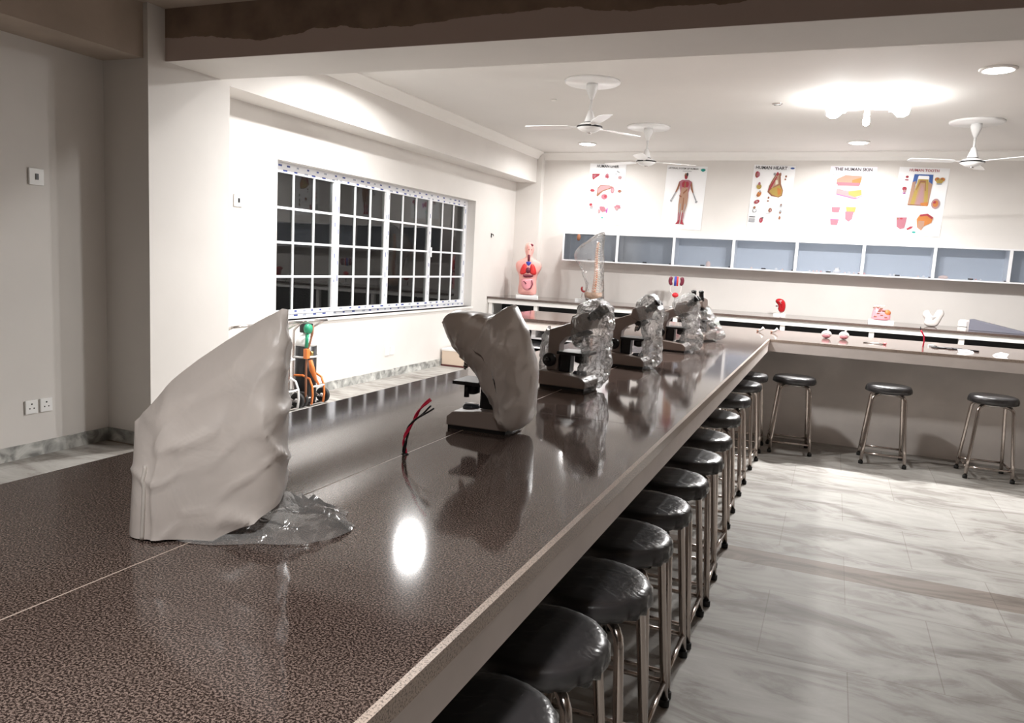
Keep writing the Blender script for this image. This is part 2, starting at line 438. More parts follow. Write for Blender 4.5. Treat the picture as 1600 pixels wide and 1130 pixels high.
# ------------------------------------------------------------------ lamps of the room, and one added fill
def led_light(x, y, label, power=LED_POWER, spread=165, z=ZC):
    t = thing('ceiling_downlight', label, 'ceiling light', (x, y, z), group='round ceiling downlights')
    MB().lathe([(.13, 0), (.13, -.008), (.118, -.016), (.105, -.016), (.105, -.006)], n=32).build('trim_ring', 'white_paint', t)
    MB().lathe([(0.104, -.006), (.100, -.014), (.06, -.019), (0.0, -.021)], n=32).build('diffuser', 'led', t)
    l = bpy.data.lights.new('downlight_beam', 'AREA'); l.shape = 'DISK'; l.size = .2; l.energy = power; l.color = (1, .99, .975); l.spread = math.radians(spread)
    o = bpy.data.objects.new('downlight_beam', l); COL.objects.link(o); o.parent = t; o.location = (0, 0, -.03)
    return t
led_light(-2.84, 3.70, 'round lit downlight at the left, near the back wall beside the nearest fans', LED_POWER * .52)
led_light(0.54, 3.75, 'round lit downlight near the back wall, below the big bright double lamp', LED_POWER * .52)
led_light(-2.90, -0.67, 'round downlight just behind the beam, mirrored as a white disc in the bench top', LED_POWER * 1.6)
led_light(-1.20, -1.57, 'round downlight hidden behind the beam above the middle of the long bench', LED_POWER * .8)
led_light(1.42, 0.36, 'round downlight cut by the right edge of the photo, right of the double lamp', LED_POWER * .35)

led_light(.10, -6.75, 'added unseen fill light on the front ceiling, above the camera', NEAR_POWER, 104, 2.90)  # added fill with no known lamp here, brightens the foreground bag

t = thing('double_bulb_lamp', 'overexposed double bulb ceiling lamp glowing on the ceiling above the cross bench', 'ceiling lamp', (.56, 1.27, ZC))
MB().lathe([(.06, 0), (.06, -.02), (.03, -.035), (.022, -.12), (.03, -.15), (.0, -.16)], n=20).build('ceiling_rose', 'white_paint', t)
for sx in (-1, 1):
    MB().tube([(0, 0, -.09), (sx * .10, 0, -.10), (sx * .20, 0, -.10)], .011, 10).build('arm', 'white_paint', t)
    bu = MB().lathe([(.0, .16), (.05, .15), (.075, .11), (.07, .06), (.03, .02), (.026, -.01)], axis='x', n=20, mtx=Matrix.Scale(sx, 4, (1, 0, 0))).build('bulb', 'bulb_glow', t, loc=(sx * .19, 0, -.10))
    l = bpy.data.lights.new('bulb_light', 'POINT'); l.energy = BULB_POWER; l.shadow_soft_size = .04; l.color = (1, .99, .97)
    o = bpy.data.objects.new('bulb_light', l); COL.objects.link(o); o.parent = t; o.location = (sx * .27, 0, -.125)
    l = bpy.data.lights.new('bulb_front_light', 'AREA'); l.shape = 'DISK'; l.size = .10; l.energy = BULB_DOWN; l.color = (1, .985, .97)
    o = bpy.data.objects.new('bulb_front_light', l); COL.objects.link(o); o.parent = t; o.location = (sx * .27, 0, -.185)
MB().lathe([(.0, -.25), (.025, -.235), (.03, -.20), (.02, -.16)], n=16).build('finial', 'bulb_glow', t)

# ------------------------------------------------------------------ room shell
struct(MB().box(XL - .3, XR + .2, YN - .2, YB + .2, -.12, 0).build('floor', 'marble_floor'))
struct(MB().box(XL - .3, XR + .2, -2.13, YB + .2, ZC, ZC + .12).build('ceiling', 'ceiling'))
struct(MB().box(XL - .3, XR + .2, YN - .2, -2.63, 2.90, 3.14).build('ceiling_front', 'wall_rough'))
struct(MB().box(XL - .3, XR + .2, YB, YB + .2, 0, ZC).build('wall_back', 'wall'))
struct(MB().box(XR, XR + .2, YN, YB, 0, ZC + .1).build('wall_right', 'wall'))
struct(MB().box(XL - .3, XR + .2, YN - .2, YN, 0, ZC).build('wall_front', 'wall'))
# left wall with the window opening (-1.02..3.04, .72..2.165)
WY0, WY1, WZ0, WZ1 = -1.02, 3.04, .735, 2.165
mb = MB()
mb.box(XL - .3, XL, YN, WY0, 0, ZC).box(XL - .3, XL, WY1, YB, 0, ZC).box(XL - .3, XL, WY0, WY1, 0, WZ0).box(XL - .3, XL, WY0, WY1, WZ1, ZC)
struct(mb.build('wall_left', 'wall'))
# columns
struct(MB().box(XL, -3.76, -2.77, -2.04, 0, ZC + .05).build('column_left', 'wall'))
struct(MB().box(XL, -3.76, 4.437, YB, 0, ZC).build('column_back', 'wall'))
# beams
mb = MB(); mb.box(-3.76, XR, -2.628, -2.13, 2.57, ZC + .1)
struct(mb.build('beam_cross', 'wall'))
struct(MB().box(-3.76, XR, -2.63, -2.6285, 2.571, 2.90).build('beam_cross_face', 'beam_front'))
struct(MB().box(XL, -3.839, -2.04, 4.437, 2.565, ZC).build('beam_left', 'wall'))
struct(MB().box(XL, -3.80, YN, -2.77, 2.56, 2.92).build('beam_left_front', 'wall_rough'))
# cornices
struct(MB().prism([(-3.839, ZC), (-3.839, 2.912), (-3.825, 2.912), (-3.80, 2.955), (-3.762, 2.99), (-3.745, 3.006), (-3.745, ZC)], 'y', -2.13, 4.45).build('trim_left', 'cornice'))
struct(MB().prism([(YB, ZC), (YB, 2.912), (YB - .014, 2.912), (YB - .04, 2.955), (YB - .075, 2.99), (YB - .09, 3.006), (YB - .09, ZC)], 'x', -3.76, XR).build('trim_back', 'cornice'))
# skirting
struct(MB().box(XL, XL + .014, -2.04, 3.5, 0, .088).build('baseboard_left', 'marble_skirting'))
struct(MB().box(XL, XL + .014, YN, -2.77, 0, .088).build('baseboard_left_front', 'marble_skirting'))
mb = MB(); mb.box(XL, -3.746, -2.784, -2.77, 0, .088).box(-3.76, -3.746, -2.77, -2.04, 0, .088).box(XL, -3.746, -2.04, -2.026, 0, .088)
struct(mb.build('baseboard_column', 'marble_skirting'))

# ---- window: four white sashes, printed protective film, muntins
wx = XL - .12
def dashes(mb, along, u0, u1, v, x, mi=1, gap=.16, ln=.055, h=.016, ph=0.0):
    u = u0 + .03 + ph
    k = 0
    while u + ln < u1:
        a = ln * random.uniform(.55, 1.1)
        if along == 'y':
            mb.add([(x, u, v - h / 2), (x, u + a, v - h / 2), (x, u + a, v + h / 2), (x, u, v + h / 2)], [(0, 1, 2, 3)], mi if k % 3 else 2)
        else:
            mb.add([(x, v - h / 2, u), (x, v + h / 2, u), (x, v + h / 2, u + a), (x, v - h / 2, u + a)], [(0, 1, 2, 3)], mi if k % 3 else 2)
        u += gap * random.uniform(.7, 1.2); k += 1
win = thing('window_1', 'wide white four-sash window with small panes', 'window', (0, 0, 0)); win['kind'] = 'structure'
del win['category']
mb = MB()
fx0, fx1 = wx - .06, wx
mb.box(fx0, fx1, WY0, WY1, WZ1 - .055, WZ1).box(fx0, fx1, WY0, WY1, WZ0, WZ0 + .055)
mb.box(fx0, fx1, WY0, WY0 + .05, WZ0 + .055, WZ1 - .055).box(fx0, fx1, WY1 - .05, WY1, WZ0 + .055, WZ1 - .055)
dashes(mb, 'y', WY0, WY1, WZ1 - .028, fx1 + .001); dashes(mb, 'y', WY0, WY1, WZ0 + .03, fx1 + .001, ph=.05)
mb.build('frame', ['pvc', 'film_print', 'film_grey'], win)
edges = [-.985, .02, .975, 1.985, 2.99]
for i in range(4):
    a, c = edges[i], edges[i + 1]
    xo = .012 if i in (1, 2) else 0
    s0, s1 = wx - .035 + xo, wx + .006 + xo
    mb = MB(); z0, z1 = WZ0 + .045, WZ1 - .05; bw = .040
    mb.box(s0, s1, a, c, z1 - bw, z1).box(s0, s1, a, c, z0, z0 + bw).box(s0, s1, a, a + bw, z0 + bw, z1 - bw).box(s0, s1, c - bw, c, z0 + bw, z1 - bw)
    dashes(mb, 'y', a, c, z1 - .022, s1 + .001, gap=.15); dashes(mb, 'y', a, c, z0 + .026, s1 + .001, gap=.17, ph=.04)
    dashes(mb, 'z', z0 + .05, z1 - .05, a + .020, s1 + .001, gap=.19, ln=.06, h=.012); dashes(mb, 'z', z0 + .05, z1 - .05, c - .020, s1 + .001, gap=.21, h=.012, ph=.05)
    sash = mb.build('sash', ['pvc', 'film_print', 'film_grey'], win)
    iy0, iy1, iz0, iz1 = a + bw, c - bw, z0 + bw, z1 - bw
    g_ = MB().box(s0 + .012, s0 + .018, iy0, iy1, iz0, iz1).build('pane', 'window_glass', sash)
    mb = MB()
    for k in (1, 2):
        yy = iy0 + (iy1 - iy0) * k / 3; mb.box(s0 + .019, s0 + .031, yy - .011, yy + .011, iz0, iz1)
    for k in (1, 2, 3):
        zz = iz0 + (iz1 - iz0) * k / 4; mb.box(s0 + .0195, s0 + .0305, iy0, iy1, zz - .011, zz + .011)
    mb.build('glazing_bars', 'pvc', sash)
mb = MB().box(wx + .02, wx + .045, 1.965, 1.99, 1.38, 1.50).build('handle', 'pvc', win)
# inner sill
struct(MB().box(XL - .115, XL + .02, WY0 - .02, WY1 + .02, WZ0 - .025, WZ0).build('trim_1', 'white_paint'))
# what stands outside: a neighbour's wall with a dark recessed band and pipes
t = MB()
t.box(XL - 2.2, XL - 2.0, -3, 6, 0, 1.05).box(XL - 2.2, XL - 2.0, -3, 6, 1.85, 4.0)
t.box(XL - 2.15, XL - 1.75, -3, 6, .98, 1.05)
o = t.build('wall_outside', 'outside_wall'); struct(o)
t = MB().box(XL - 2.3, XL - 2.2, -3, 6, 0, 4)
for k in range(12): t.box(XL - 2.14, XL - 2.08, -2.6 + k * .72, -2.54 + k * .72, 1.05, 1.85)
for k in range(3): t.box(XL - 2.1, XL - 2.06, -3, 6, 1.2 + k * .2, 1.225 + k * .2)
struct(t.build('wall_outside_recess', 'outside_dark'))

# ------------------------------------------------------------------ benches
t = thing('long_bench', 'long dark speckled granite bench with a white fascia, microscopes and stools along it', 'bench', (0, 0, 0))
mb = MB()
YE = -8.2
mb.box(-1.15, -.577, YE, 0, CT - .03, CT).box(-.573, -.013, YE, -4.084, CT - .03, CT).box(-.573, -.013, -4.080, 0, CT - .03, CT)
mb.build('granite_top', 'granite', t)
MB().box(-.013, 0, YE, 0, CT - .030, CT).build('granite_edge_strip', 'granite_edge', t)
mb = MB().box(-.577, -.573, YE, 0, CT - .02, CT - .0005); mb.build('joint', 'seam', t)
MB().box(-.573, -.013, -4.084, -4.080, CT - .02, CT - .0005).build('joint', 'seam_dark', t)
MB().box(-.03, -.006, YE, .0, .77, CT - .03).build('fascia', 'fascia', t)
MB().box(-.80, -.35, YE, -.002, 0, CT - .03).build('support_wall', 'plaster_bench', t)
mb = MB()
mb.box(-.349, -.340, -1.65, -1.57, .26, .50)
mb.build('socket_strip', 'black_plastic', t)

t = thing('cross_bench', 'granite cross bench at the far end, white fascia, three stools in front', 'bench', (0, 0, 0))
mb = MB().box(-2.53, 4.6, 0.0005, 1.16, CT - .03, CT); mb.build('granite_top', 'granite', t)
mb = MB().box(0, 4.6, -.006, 0.0, CT - .022, CT); mb.build('granite_edge_strip', 'granite_edge', t)
mb = MB().box(-.006, 4.6, -.004, .02, .77, CT - .022).box(-2.53, -1.15, 0.006, .03, .77, CT - .03); mb.build('fascia', 'fascia', t)
MB().box(-.35, 4.6, .33, .50, 0, CT - .031).build('support_wall', 'plaster_bench', t)
mb = MB()
mb.box(-2.53, -2.49, .04, 1.1, 0, .84).box(-1.19, -1.15, .04, 1.1, 0, .84).box(-2.49, -1.19, 1.06, 1.1, 0, .84)
mb.box(-2.49, -1.19, .04, 1.06, 0, .05).box(-2.49, -1.19, .05, 1.06, .77, .79)
mb.box(-2.10, -2.06, .04, 1.06, .70, .79)
mb.box(-2.49, -1.19, .045, 1.06, .685, .70)
mb.box(-2.49, -1.19, .045, .60, .60, .612); mb.box(-2.49, -1.19, .045, .60, .50, .512); mb.box(-2.49, -1.19, .045, .60, .40, .412)
mb.box(-1.97, -1.95, .05, .8, .05, .70)
mb.build('open_shelving', 'cabinet_white', t)
MB().box(-2.49, -1.19, .62, .64, .05, .77).build('shelf_shade_sheet', 'shade_black', t)  # black sheet painting the shade deep in the open shelves

t = thing('back_bench', 'long bench along the back wall carrying anatomical models', 'bench', (0, 0, 0))
BZ = .86
MB().box(XL + .004, -3.757, 3.55, 4.434, BZ - .03, BZ).box(-3.757, 5.5, 3.55, YB - .004, BZ - .03, BZ).build('granite_top', 'granite', t)
mb = MB().box(XL + .004, 5.5, 3.575, 3.60, .77, BZ - .03); mb.build('fascia', 'white_paint', t)
for x in [-4.12, -3.42, -2.45, -1.45, -.107, .91, 1.86, 2.85, 3.8, 4.8]: MB().box(x - .028, x + .028, 3.60, 3.66, 0, .77).build('post', 'white_paint', t)
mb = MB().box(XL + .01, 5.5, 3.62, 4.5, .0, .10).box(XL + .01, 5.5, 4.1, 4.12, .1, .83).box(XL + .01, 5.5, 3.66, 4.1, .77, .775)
mb.build('cavity_shade_panels', 'shade_black', t)  # plinth, back and top strip in black, shade under the bench as colour

# ------------------------------------------------------------------ wall cabinet with glass doors
t = thing('wall_cabinet', 'long white wall cabinet with blue-grey glass bays below the posters', 'cabinet', (0, 0, 0))
cx0, cz0, cz1, cy0, cy1 = -3.30, 1.432, 1.842, 4.26, YB
bays = [-3.28 + .805 * i for i in range(11)]
mb = MB(); xe = bays[-1]
mb.box(cx0, xe + .02, cy0, cy1, cz1 - .018, cz1).box(cx0, xe + .02, cy0, cy1, cz0, cz0 + .018)
mb.box(cx0, cx0 + .025, cy0, cy1, cz0 + .018, cz1 - .018)
for x in bays[1:]: mb.box(x - .018, x + .018, cy0, cy1 - .012, cz0 + .018, cz1 - .018)
mb.build('body', 'cabinet_white', t)
MB().box(cx0 + .026, xe, cy1 - .012, cy1 - .002, cz0 + .019, cz1 - .019).build('back_panel', 'shelf_back', t)
for i in range(10):
    a = (cx0 + .027) if i == 0 else bays[i] + .019
    d_ = MB().box(a, bays[i + 1] - .019, cy0 + .006, cy0 + .011, cz0 + .02, cz1 - .02).build('glass_door', 'cabinet_glass', t)
    m_ = (a + bays[i + 1]) / 2
    MB().box(m_ - .028, m_ + .028, cy0 - .006, cy0 + .006, cz0 + .022, cz0 + .037).build('latch', 'black_plastic', d_)
    MB().box(bays[i + 1] - .045, bays[i + 1] - .021, cy0 - .004, cy0 + .006, cz0 + .021, cz0 + .032).build('corner_stop', 'black_plastic', d_)
# things inside the cabinet
zs = cz0 + .0185
o = MB().lathe([(0, -.012), (.03, -.008), (.04, .0), (.03, .008), (0, .012)], axis='y', n=20, mtx=Matrix.Diagonal((.75, 1, 1.25, 1))).build('oval_model', 'ink_brown', None, (-3.06, 4.31, zs + .30))
o.location = (-3.06, 4.262, 1.775)
tag(o, 'small brown oval disc stuck on the first glass bay of the wall cabinet', 'disc')
o = MB().inflate([(-.035, 0), (-.03, .05), (-.01, .075), (.02, .07), (.035, .04), (.03, 0)], .02, [(0, .01), (0, .05)], n=32).build('pink_model', 'skin_light', None, (-1.20, 4.38, zs))
tag(o, 'small pale pink model standing in the second-to-third glass bay', 'model')
o = MB().inflate([(-.05, 0), (-.05, .03), (-.02, .05), (-.03, .075), (0, .07), (.02, .085), (.03, .05), (.055, .03), (.03, 0)], .02, [(-.02, .02), (.02, .03)], n=36).build('white_model', 'organ_white', None, (.45, 4.38, zs))
tag(o, 'small white branched model standing in a glass bay under the skin poster', 'model')
o = MB().inflate([(-.06, 0), (-.05, .03), (0, .045), (.05, .035), (.06, 0)], .03, [(-.02, .015), (.02, .015)], n=36).build('pink_model', 'skin_light', None, (1.68, 4.38, zs))
tag(o, 'low flat pinkish model in the right glass bay of the cabinet', 'model')
k = 0
for x in [.12, .17, .21, .26, .30, .36, .55, .60, .66, .72, .78, 1.08, 1.13, 1.19, -.30, -.22, -.62, 1.98, 2.03, 2.08, 1.40, 1.46]:
    r_ = random.uniform(.010, .016)
    o = MB().ball((0, 0, r_), r_ * 1.2, r_, r_, n=10, m=6).build('specimen_piece', random.choice(['organ_white', 'skin_light', 'skin_pink']), None, (x, 4.33 + random.uniform(0, .05), zs))
    tag(o, 'tiny pale pink specimen piece lying on the cabinet floor behind glass', 'specimen', 'tiny specimen pieces on the cabinet floor')

# ------------------------------------------------------------------ posters
def poster(cx, zt, wd, ht, shapes, title, tcol, label, paper='paper', tsize=.05, tx=0.0, tilt=0.0, extra=()):
    # local u to the right, v downward from the top; all print lies in the sheet's own mesh
    names = [paper]
    def mi(c):
        if c not in names: names.append(c)
        return names.index(c)
    mb = MB()
    nx, nz = 10, 14; vs = []; fs = []
    for j in range(nz + 1):
        for i in range(nx + 1):
            u = -wd / 2 + wd * i / nx; v = -ht * j / nz
            vs.append((u, -.004 - .004 * math.sin(j * .7 + i * .5) * (j / nz), v))
    for j in range(nz):
        for i in range(nx):
            a = j * (nx + 1) + i; fs.append((a, a + 1, a + nx + 2, a + nx + 1))
    mb.add(vs, fs, 0, True)
    k = 0
    for col, poly in shapes:
        k += 1; y = -.0095 - .00025 * k
        mb.add([(u * wd - wd / 2, y, -v * ht) for u, v in poly], [tuple(range(len(poly)))], mi(col))
    for txt, size, u, v, col in [(title, tsize, tx, .045, tcol)] + list(extra):
        cu = bpy.data.curves.new('t', 'FONT'); cu.body = txt; cu.size = size; cu.align_x = 'CENTER'; cu.align_y = 'CENTER'; cu.resolution_u = 2; cu.offset = size * .02
        to = bpy.data.objects.new('t', cu); COL.objects.link(to); bpy.context.view_layer.update()
        me = bpy.data.meshes.new_from_object(to.evaluated_get(bpy.context.evaluated_depsgraph_get()))
        mb.add([(p.co.x + u, -.0185, p.co.y - v * ht) for p in me.vertices], [tuple(f.vertices) for f in me.polygons], mi(col))
        bpy.data.objects.remove(to); bpy.data.curves.remove(cu); bpy.data.meshes.remove(me)
    o = mb.build('poster', names, None, (cx, YB, zt)); o.rotation_euler = (0, tilt, 0)
    tag(o, label, 'poster', 'anatomy posters on the back wall')
    return o
def E(col, cx, cy, rx, ry, rot=0, n=18): return (col, circ(cx, cy, rx, ry, n, rot))
def Pn(col, *pts): return (col, list(pts))
def blob(col, cx, cy, r, ry, seed):
    rr = random.Random(seed); n = 14
    return (col, [(cx + r * math.cos(2 * PI * i / n) * rr.uniform(.6, 1.1), cy + ry * math.sin(2 * PI * i / n) * rr.uniform(.6, 1.1)) for i in range(n)])
liver = [Pn('ink_red', (.08, .17), (.30, .165), (.27, .20), (.18, .235), (.12, .27), (.09, .24)), Pn('ink_pink', (.11, .19), (.20, .18), (.17, .22), (.12, .24)),
         blob('ink_pink', .50, .20, .07, .05, 1), blob('ink_red', .50, .21, .03, .03, 2), E('ink_grey', .80, .13, .05, .012, .3), blob('ink_lightpink', .86, .22, .06, .035, 3), blob('ink_grey', .74, .165, .02, .012, 4),
         Pn('ink_brown', (.26, .40), (.35, .345), (.55, .35), (.72, .375), (.60, .41), (.42, .45), (.28, .54), (.25, .53)),
         Pn('ink_lightpink', (.28, .41), (.36, .355), (.55, .36), (.66, .372), (.58, .40), (.40, .44), (.29, .49), (.27, .47)),
         E('ink_pink', .68, .43, .05, .05), E('ink_lightpink', .69, .43, .03, .03), E('ink_pink', .47, .54, .09, .045), E('ink_red', .50, .535, .035, .025), E('ink_cream', .58, .46, .06, .03, .5),
         blob('ink_red', .12, .44, .075, .028, 5), blob('ink_brown', .88, .44, .06, .025, 6), blob('ink_red', .86, .435, .03, .015, 7),
         blob('ink_red', .11, .68, .07, .025, 8), blob('ink_grey', .14, .73, .05, .03, 9), blob('ink_lightpink', .14, .71, .04, .02, 10),
         blob('ink_pink', .46, .74, .10, .06, 11), Pn('ink_purple', (.56, .73), (.60, .72), (.585, .80), (.545, .81)), blob('ink_lightpink', .36, .78, .05, .04, 12), blob('ink_pink', .86, .70, .11, .035, 13), blob('ink_lightpink', .84, .73, .06, .03, 14),
         E('ink_teal', .46, .885, .03, .012)]
poster(-2.775, 2.862, .545, .875, liver, 'HUMAN LIVER', 'ink_black', 'human liver poster on the back wall, leftmost, rows of pink liver drawings', tsize=.052, tilt=.02)
art = [Pn('ink_brown', (.47, .115), (.53, .115), (.545, .15), (.53, .20), (.47, .20), (.455, .15)), E('ink_black', .525, .135, .025, .03), E('ink_red', .50, .18, .03, .03),
       Pn('ink_pink', (.42, .22), (.58, .22), (.66, .25), (.63, .33), (.60, .42), (.61, .50), (.39, .50), (.40, .42), (.37, .33), (.34, .25)),
       Pn('ink_peach', (.42, .34), (.58, .34), (.59, .46), (.60, .50), (.40, .50), (.41, .46)), E('ink_red', .47, .29, .055, .05), E('ink_red', .54, .29, .05, .045), E('ink_brown', .50, .30, .02, .05),
       Pn('ink_brown', (.34, .25), (.37, .29), (.35, .36), (.30, .42), (.27, .42), (.31, .34)), Pn('ink_brown', (.66, .25), (.63, .29), (.65, .36), (.70, .42), (.73, .42), (.69, .34)),
       Pn('ink_grey', (.30, .42), (.27, .42), (.19, .53), (.21, .55)), Pn('ink_grey', (.70, .42), (.73, .42), (.82, .53), (.80, .55)), blob('ink_grey', .19, .56, .03, .025, 21), blob('ink_grey', .82, .56, .03, .025, 22),
       Pn('ink_peach', (.39, .50), (.50, .50), (.49, .68), (.47, .74), (.40, .74), (.385, .62)), Pn('ink_peach', (.50, .50), (.61, .50), (.60, .62), (.56, .74), (.50, .74), (.505, .68)),
       Pn('ink_brown', (.49, .50), (.51, .50), (.515, .70), (.485, .70)), Pn('ink_red', (.40, .74), (.47, .74), (.46, .88), (.41, .88)), Pn('ink_red', (.50, .74), (.56, .74), (.54, .88), (.49, .88)),
       Pn('ink_grey', (.42, .60), (.445, .60), (.44, .86), (.425, .86)), Pn('ink_grey', (.545, .60), (.565, .60), (.53, .86), (.515, .86)), Pn('ink_brown', (.47, .42), (.56, .36), (.57, .38), (.48, .45)), Pn('ink_brown', (.38, .46), (.45, .48), (.44, .50), (.39, .49)),
       Pn('ink_red', (.41, .88), (.46, .88), (.46, .92), (.36, .93)), Pn('ink_red', (.49, .88), (.54, .88), (.58, .93), (.48, .92)), E('ink_teal', .90, .055, .06, .02), E('ink_teal', .90, .068, .035, .014),
       Pn('ink_grey', (.40, .080), (.62, .080), (.62, .087), (.40, .087))]
poster(-1.625, 2.835, .565, .875, art, 'ARTERIAL SYSTEM OF HUMAN', 'ink_black', 'arterial system poster with a standing body figure, second from the left', tsize=.031, tx=-.05, tilt=.035)
heart = [Pn('ink_brown', (.47, .24), (.56, .12), (.66, .12), (.70, .28), (.77, .38), (.76, .46), (.68, .49), (.50, .47), (.40, .41), (.42, .32)),
         Pn('ink_yellow', (.52, .33), (.66, .29), (.75, .38), (.74, .45), (.67, .48), (.52, .45), (.44, .40)), Pn('ink_peach', (.49, .26), (.56, .15), (.63, .14), (.65, .28), (.55, .33), (.45, .36)),
         Pn('ink_red', (.47, .29), (.57, .17), (.59, .18), (.50, .32), (.44, .39), (.42, .38)), Pn('ink_cream', (.56, .23), (.61, .22), (.63, .28), (.57, .30)), Pn('ink_orange', (.62, .34), (.72, .36), (.73, .43), (.66, .46)),
         E('ink_grey', .52, .135, .03, .022), E('ink_red', .59, .13, .025, .03), E('ink_brown', .66, .14, .022, .03), Pn('ink_brown', (.52, .33), (.66, .29), (.665, .30), (.53, .345)),
         E('ink_red', .10, .15, .05, .05), E('ink_pink', .13, .15, .035, .04), E('ink_brown', .08, .16, .02, .03), E('ink_yellow', .18, .335, .06, .04), E('ink_pink', .18, .29, .03, .025), E('ink_orange', .20, .45, .06, .04, -.5), E('ink_brown', .17, .47, .03, .015), E('ink_grey', .215, .41, .02, .02),
         E('ink_red', .17, .57, .065, .03, -.2), E('ink_lightpink', .17, .57, .03, .015), E('ink_brown', .13, .66, .03, .02), E('ink_grey', .14, .71, .055, .03), E('paper', .14, .705, .035, .018),
         E('ink_brown', .80, .165, .022, .018), E('ink_brown', .79, .21, .02, .014), E('ink_brown', .445, .50, .022, .018), E('ink_brown', .44, .55, .025, .012),
         E('ink_brown', .52, .69, .045, .035), E('ink_lightpink', .53, .695, .02, .018), E('ink_grey', .77, .61, .03, .03), E('ink_brown', .765, .60, .015, .012), E('ink_grey', .77, .71, .032, .032), E('ink_brown', .765, .72, .02, .012), E('ink_brown', .77, .80, .026, .028),
         Pn('ink_black', (.03, .80), (.18, .80), (.18, .812), (.03, .812)), Pn('ink_grey', (.03, .83), (.18, .83), (.18, .89), (.03, .89)), E('ink_red', .33, .85, .045, .042), E('ink_black', .36, .815, .03, .012), E('ink_pink', .32, .85, .015, .02), Pn('ink_grey', (.42, .74), (.66, .74), (.66, .747), (.42, .747)), E('ink_blue', .93, .04, .05, .014)]
poster(-.455, 2.848, .535, .865, heart, 'HUMAN HEART', 'ink_black', 'human heart poster with a large orange heart, middle of the five', tsize=.058, tx=-.04, tilt=.03)
skin = [Pn('ink_peach', (.17, .19), (.34, .13), (.70, .14), (.68, .27), (.17, .27)), Pn('ink_orange', (.50, .20), (.70, .16), (.68, .25), (.50, .26)), Pn('ink_pink', (.17, .24), (.68, .24), (.66, .29), (.20, .29)), Pn('ink_cream', (.19, .29), (.66, .29), (.67, .36), (.20, .34)),
        Pn('ink_lightpink', (.19, .34), (.50, .37), (.66, .47), (.60, .48), (.19, .41)), Pn('ink_yellow', (.45, .37), (.72, .34), (.74, .42), (.60, .45), (.46, .42)), Pn('ink_purple', (.19, .41), (.62, .475), (.75, .42), (.755, .43), (.62, .485), (.19, .42)),
        Pn('ink_pink', (.13, .61), (.32, .61), (.30, .69), (.15, .69)), Pn('ink_pink', (.13, .79), (.32, .79), (.30, .88), (.15, .88)), Pn('ink_purple', (.13, .79), (.32, .79), (.32, .80), (.13, .80)),
        Pn('ink_yellow', (.44, .60), (.66, .60), (.64, .68), (.46, .68)), Pn('ink_pink', (.43, .67), (.62, .67), (.60, .78), (.53, .82), (.45, .78)), Pn('ink_grey', (.10, .715), (.26, .715), (.26, .72), (.10, .72))]
for yy in (.12, .18, .24, .33): skin.append(Pn('ink_grey', (.05, yy), (.12, yy), (.12, yy + .006), (.05, yy + .006))); skin.append(Pn('ink_grey', (.80, yy + .02), (.90, yy + .02), (.90, yy + .026), (.80, yy + .026)))
poster(.525, 2.835, .56, .86, skin, 'THE HUMAN SKIN', 'ink_black', 'glossy skin cross-section poster, fourth from the left', paper='paper_pinkish', tsize=.055, tilt=.02)
tooth = [Pn('ink_blue', (.32, .10), (.69, .10), (.70, .24), (.63, .24), (.62, .13), (.40, .13), (.38, .24), (.30, .24)), Pn('paper', (.41, .12), (.61, .12), (.62, .18), (.40, .18)), Pn('ink_peach', (.30, .22), (.37, .20), (.36, .55), (.27, .55)), Pn('ink_peach', (.62, .20), (.70, .24), (.68, .55), (.60, .55)),
         Pn('ink_yellow', (.41, .17), (.61, .17), (.67, .55), (.32, .55)), Pn('ink_peach', (.46, .23), (.55, .23), (.60, .55), (.40, .55)), Pn('ink_lightpink', (.50, .25), (.54, .30), (.57, .55), (.43, .55)), Pn('ink_brown', (.45, .19), (.56, .19), (.59, .34), (.57, .34), (.55, .22), (.47, .22), (.40, .34), (.39, .33)),
         Pn('ink_brown', (.27, .545), (.62, .55), (.62, .56), (.27, .56)), Pn('ink_orange', (.52, .52), (.67, .50), (.67, .56), (.54, .56)), E('ink_orange', .78, .165, .05, .03), E('ink_orange', .88, .165, .05, .03), E('ink_yellow', .83, .19, .07, .035), E('ink_grey', .83, .23, .06, .012), E('ink_brown', .79, .16, .02, .01), E('ink_brown', .87, .16, .02, .01),
         E('ink_red', .18, .145, .03, .018), E('ink_pink', .18, .19, .04, .012), E('ink_red', .16, .32, .045, .03), E('ink_lightpink', .165, .355, .03, .02), E('ink_purple', .165, .385, .035, .01), E('ink_lightpink', .82, .52, .085, .075), E('ink_orange', .82, .52, .055, .05), E('ink_red', .80, .50, .03, .02),
         Pn('ink_pink', (.09, .75), (.30, .74), (.28, .90), (.20, .92), (.12, .89)), E('ink_red', .19, .765, .03, .012), E('ink_brown', .12, .77, .02, .012), Pn('ink_orange', (.55, .69), (.70, .67), (.82, .72), (.80, .80), (.66, .86), (.62, .92), (.53, .88), (.50, .76)), Pn('ink_peach', (.54, .78), (.66, .78), (.66, .86), (.62, .91), (.54, .88)), Pn('ink_red', (.55, .69), (.70, .67), (.82, .72), (.80, .75), (.69, .70), (.56, .72)),
         Pn('ink_red', (.32, .91), (.40, .87), (.46, .87), (.42, .90), (.34, .93)), E('ink_teal', .48, .955, .04, .015), Pn('ink_grey', (.58, .965), (.88, .975), (.88, .98), (.58, .97))]
poster(1.345, 2.825, .57, .845, tooth, 'HUMAN TOOTH', 'ink_red', 'human tooth poster with a blue and yellow tooth section, rightmost', tsize=.045, tilt=.035)

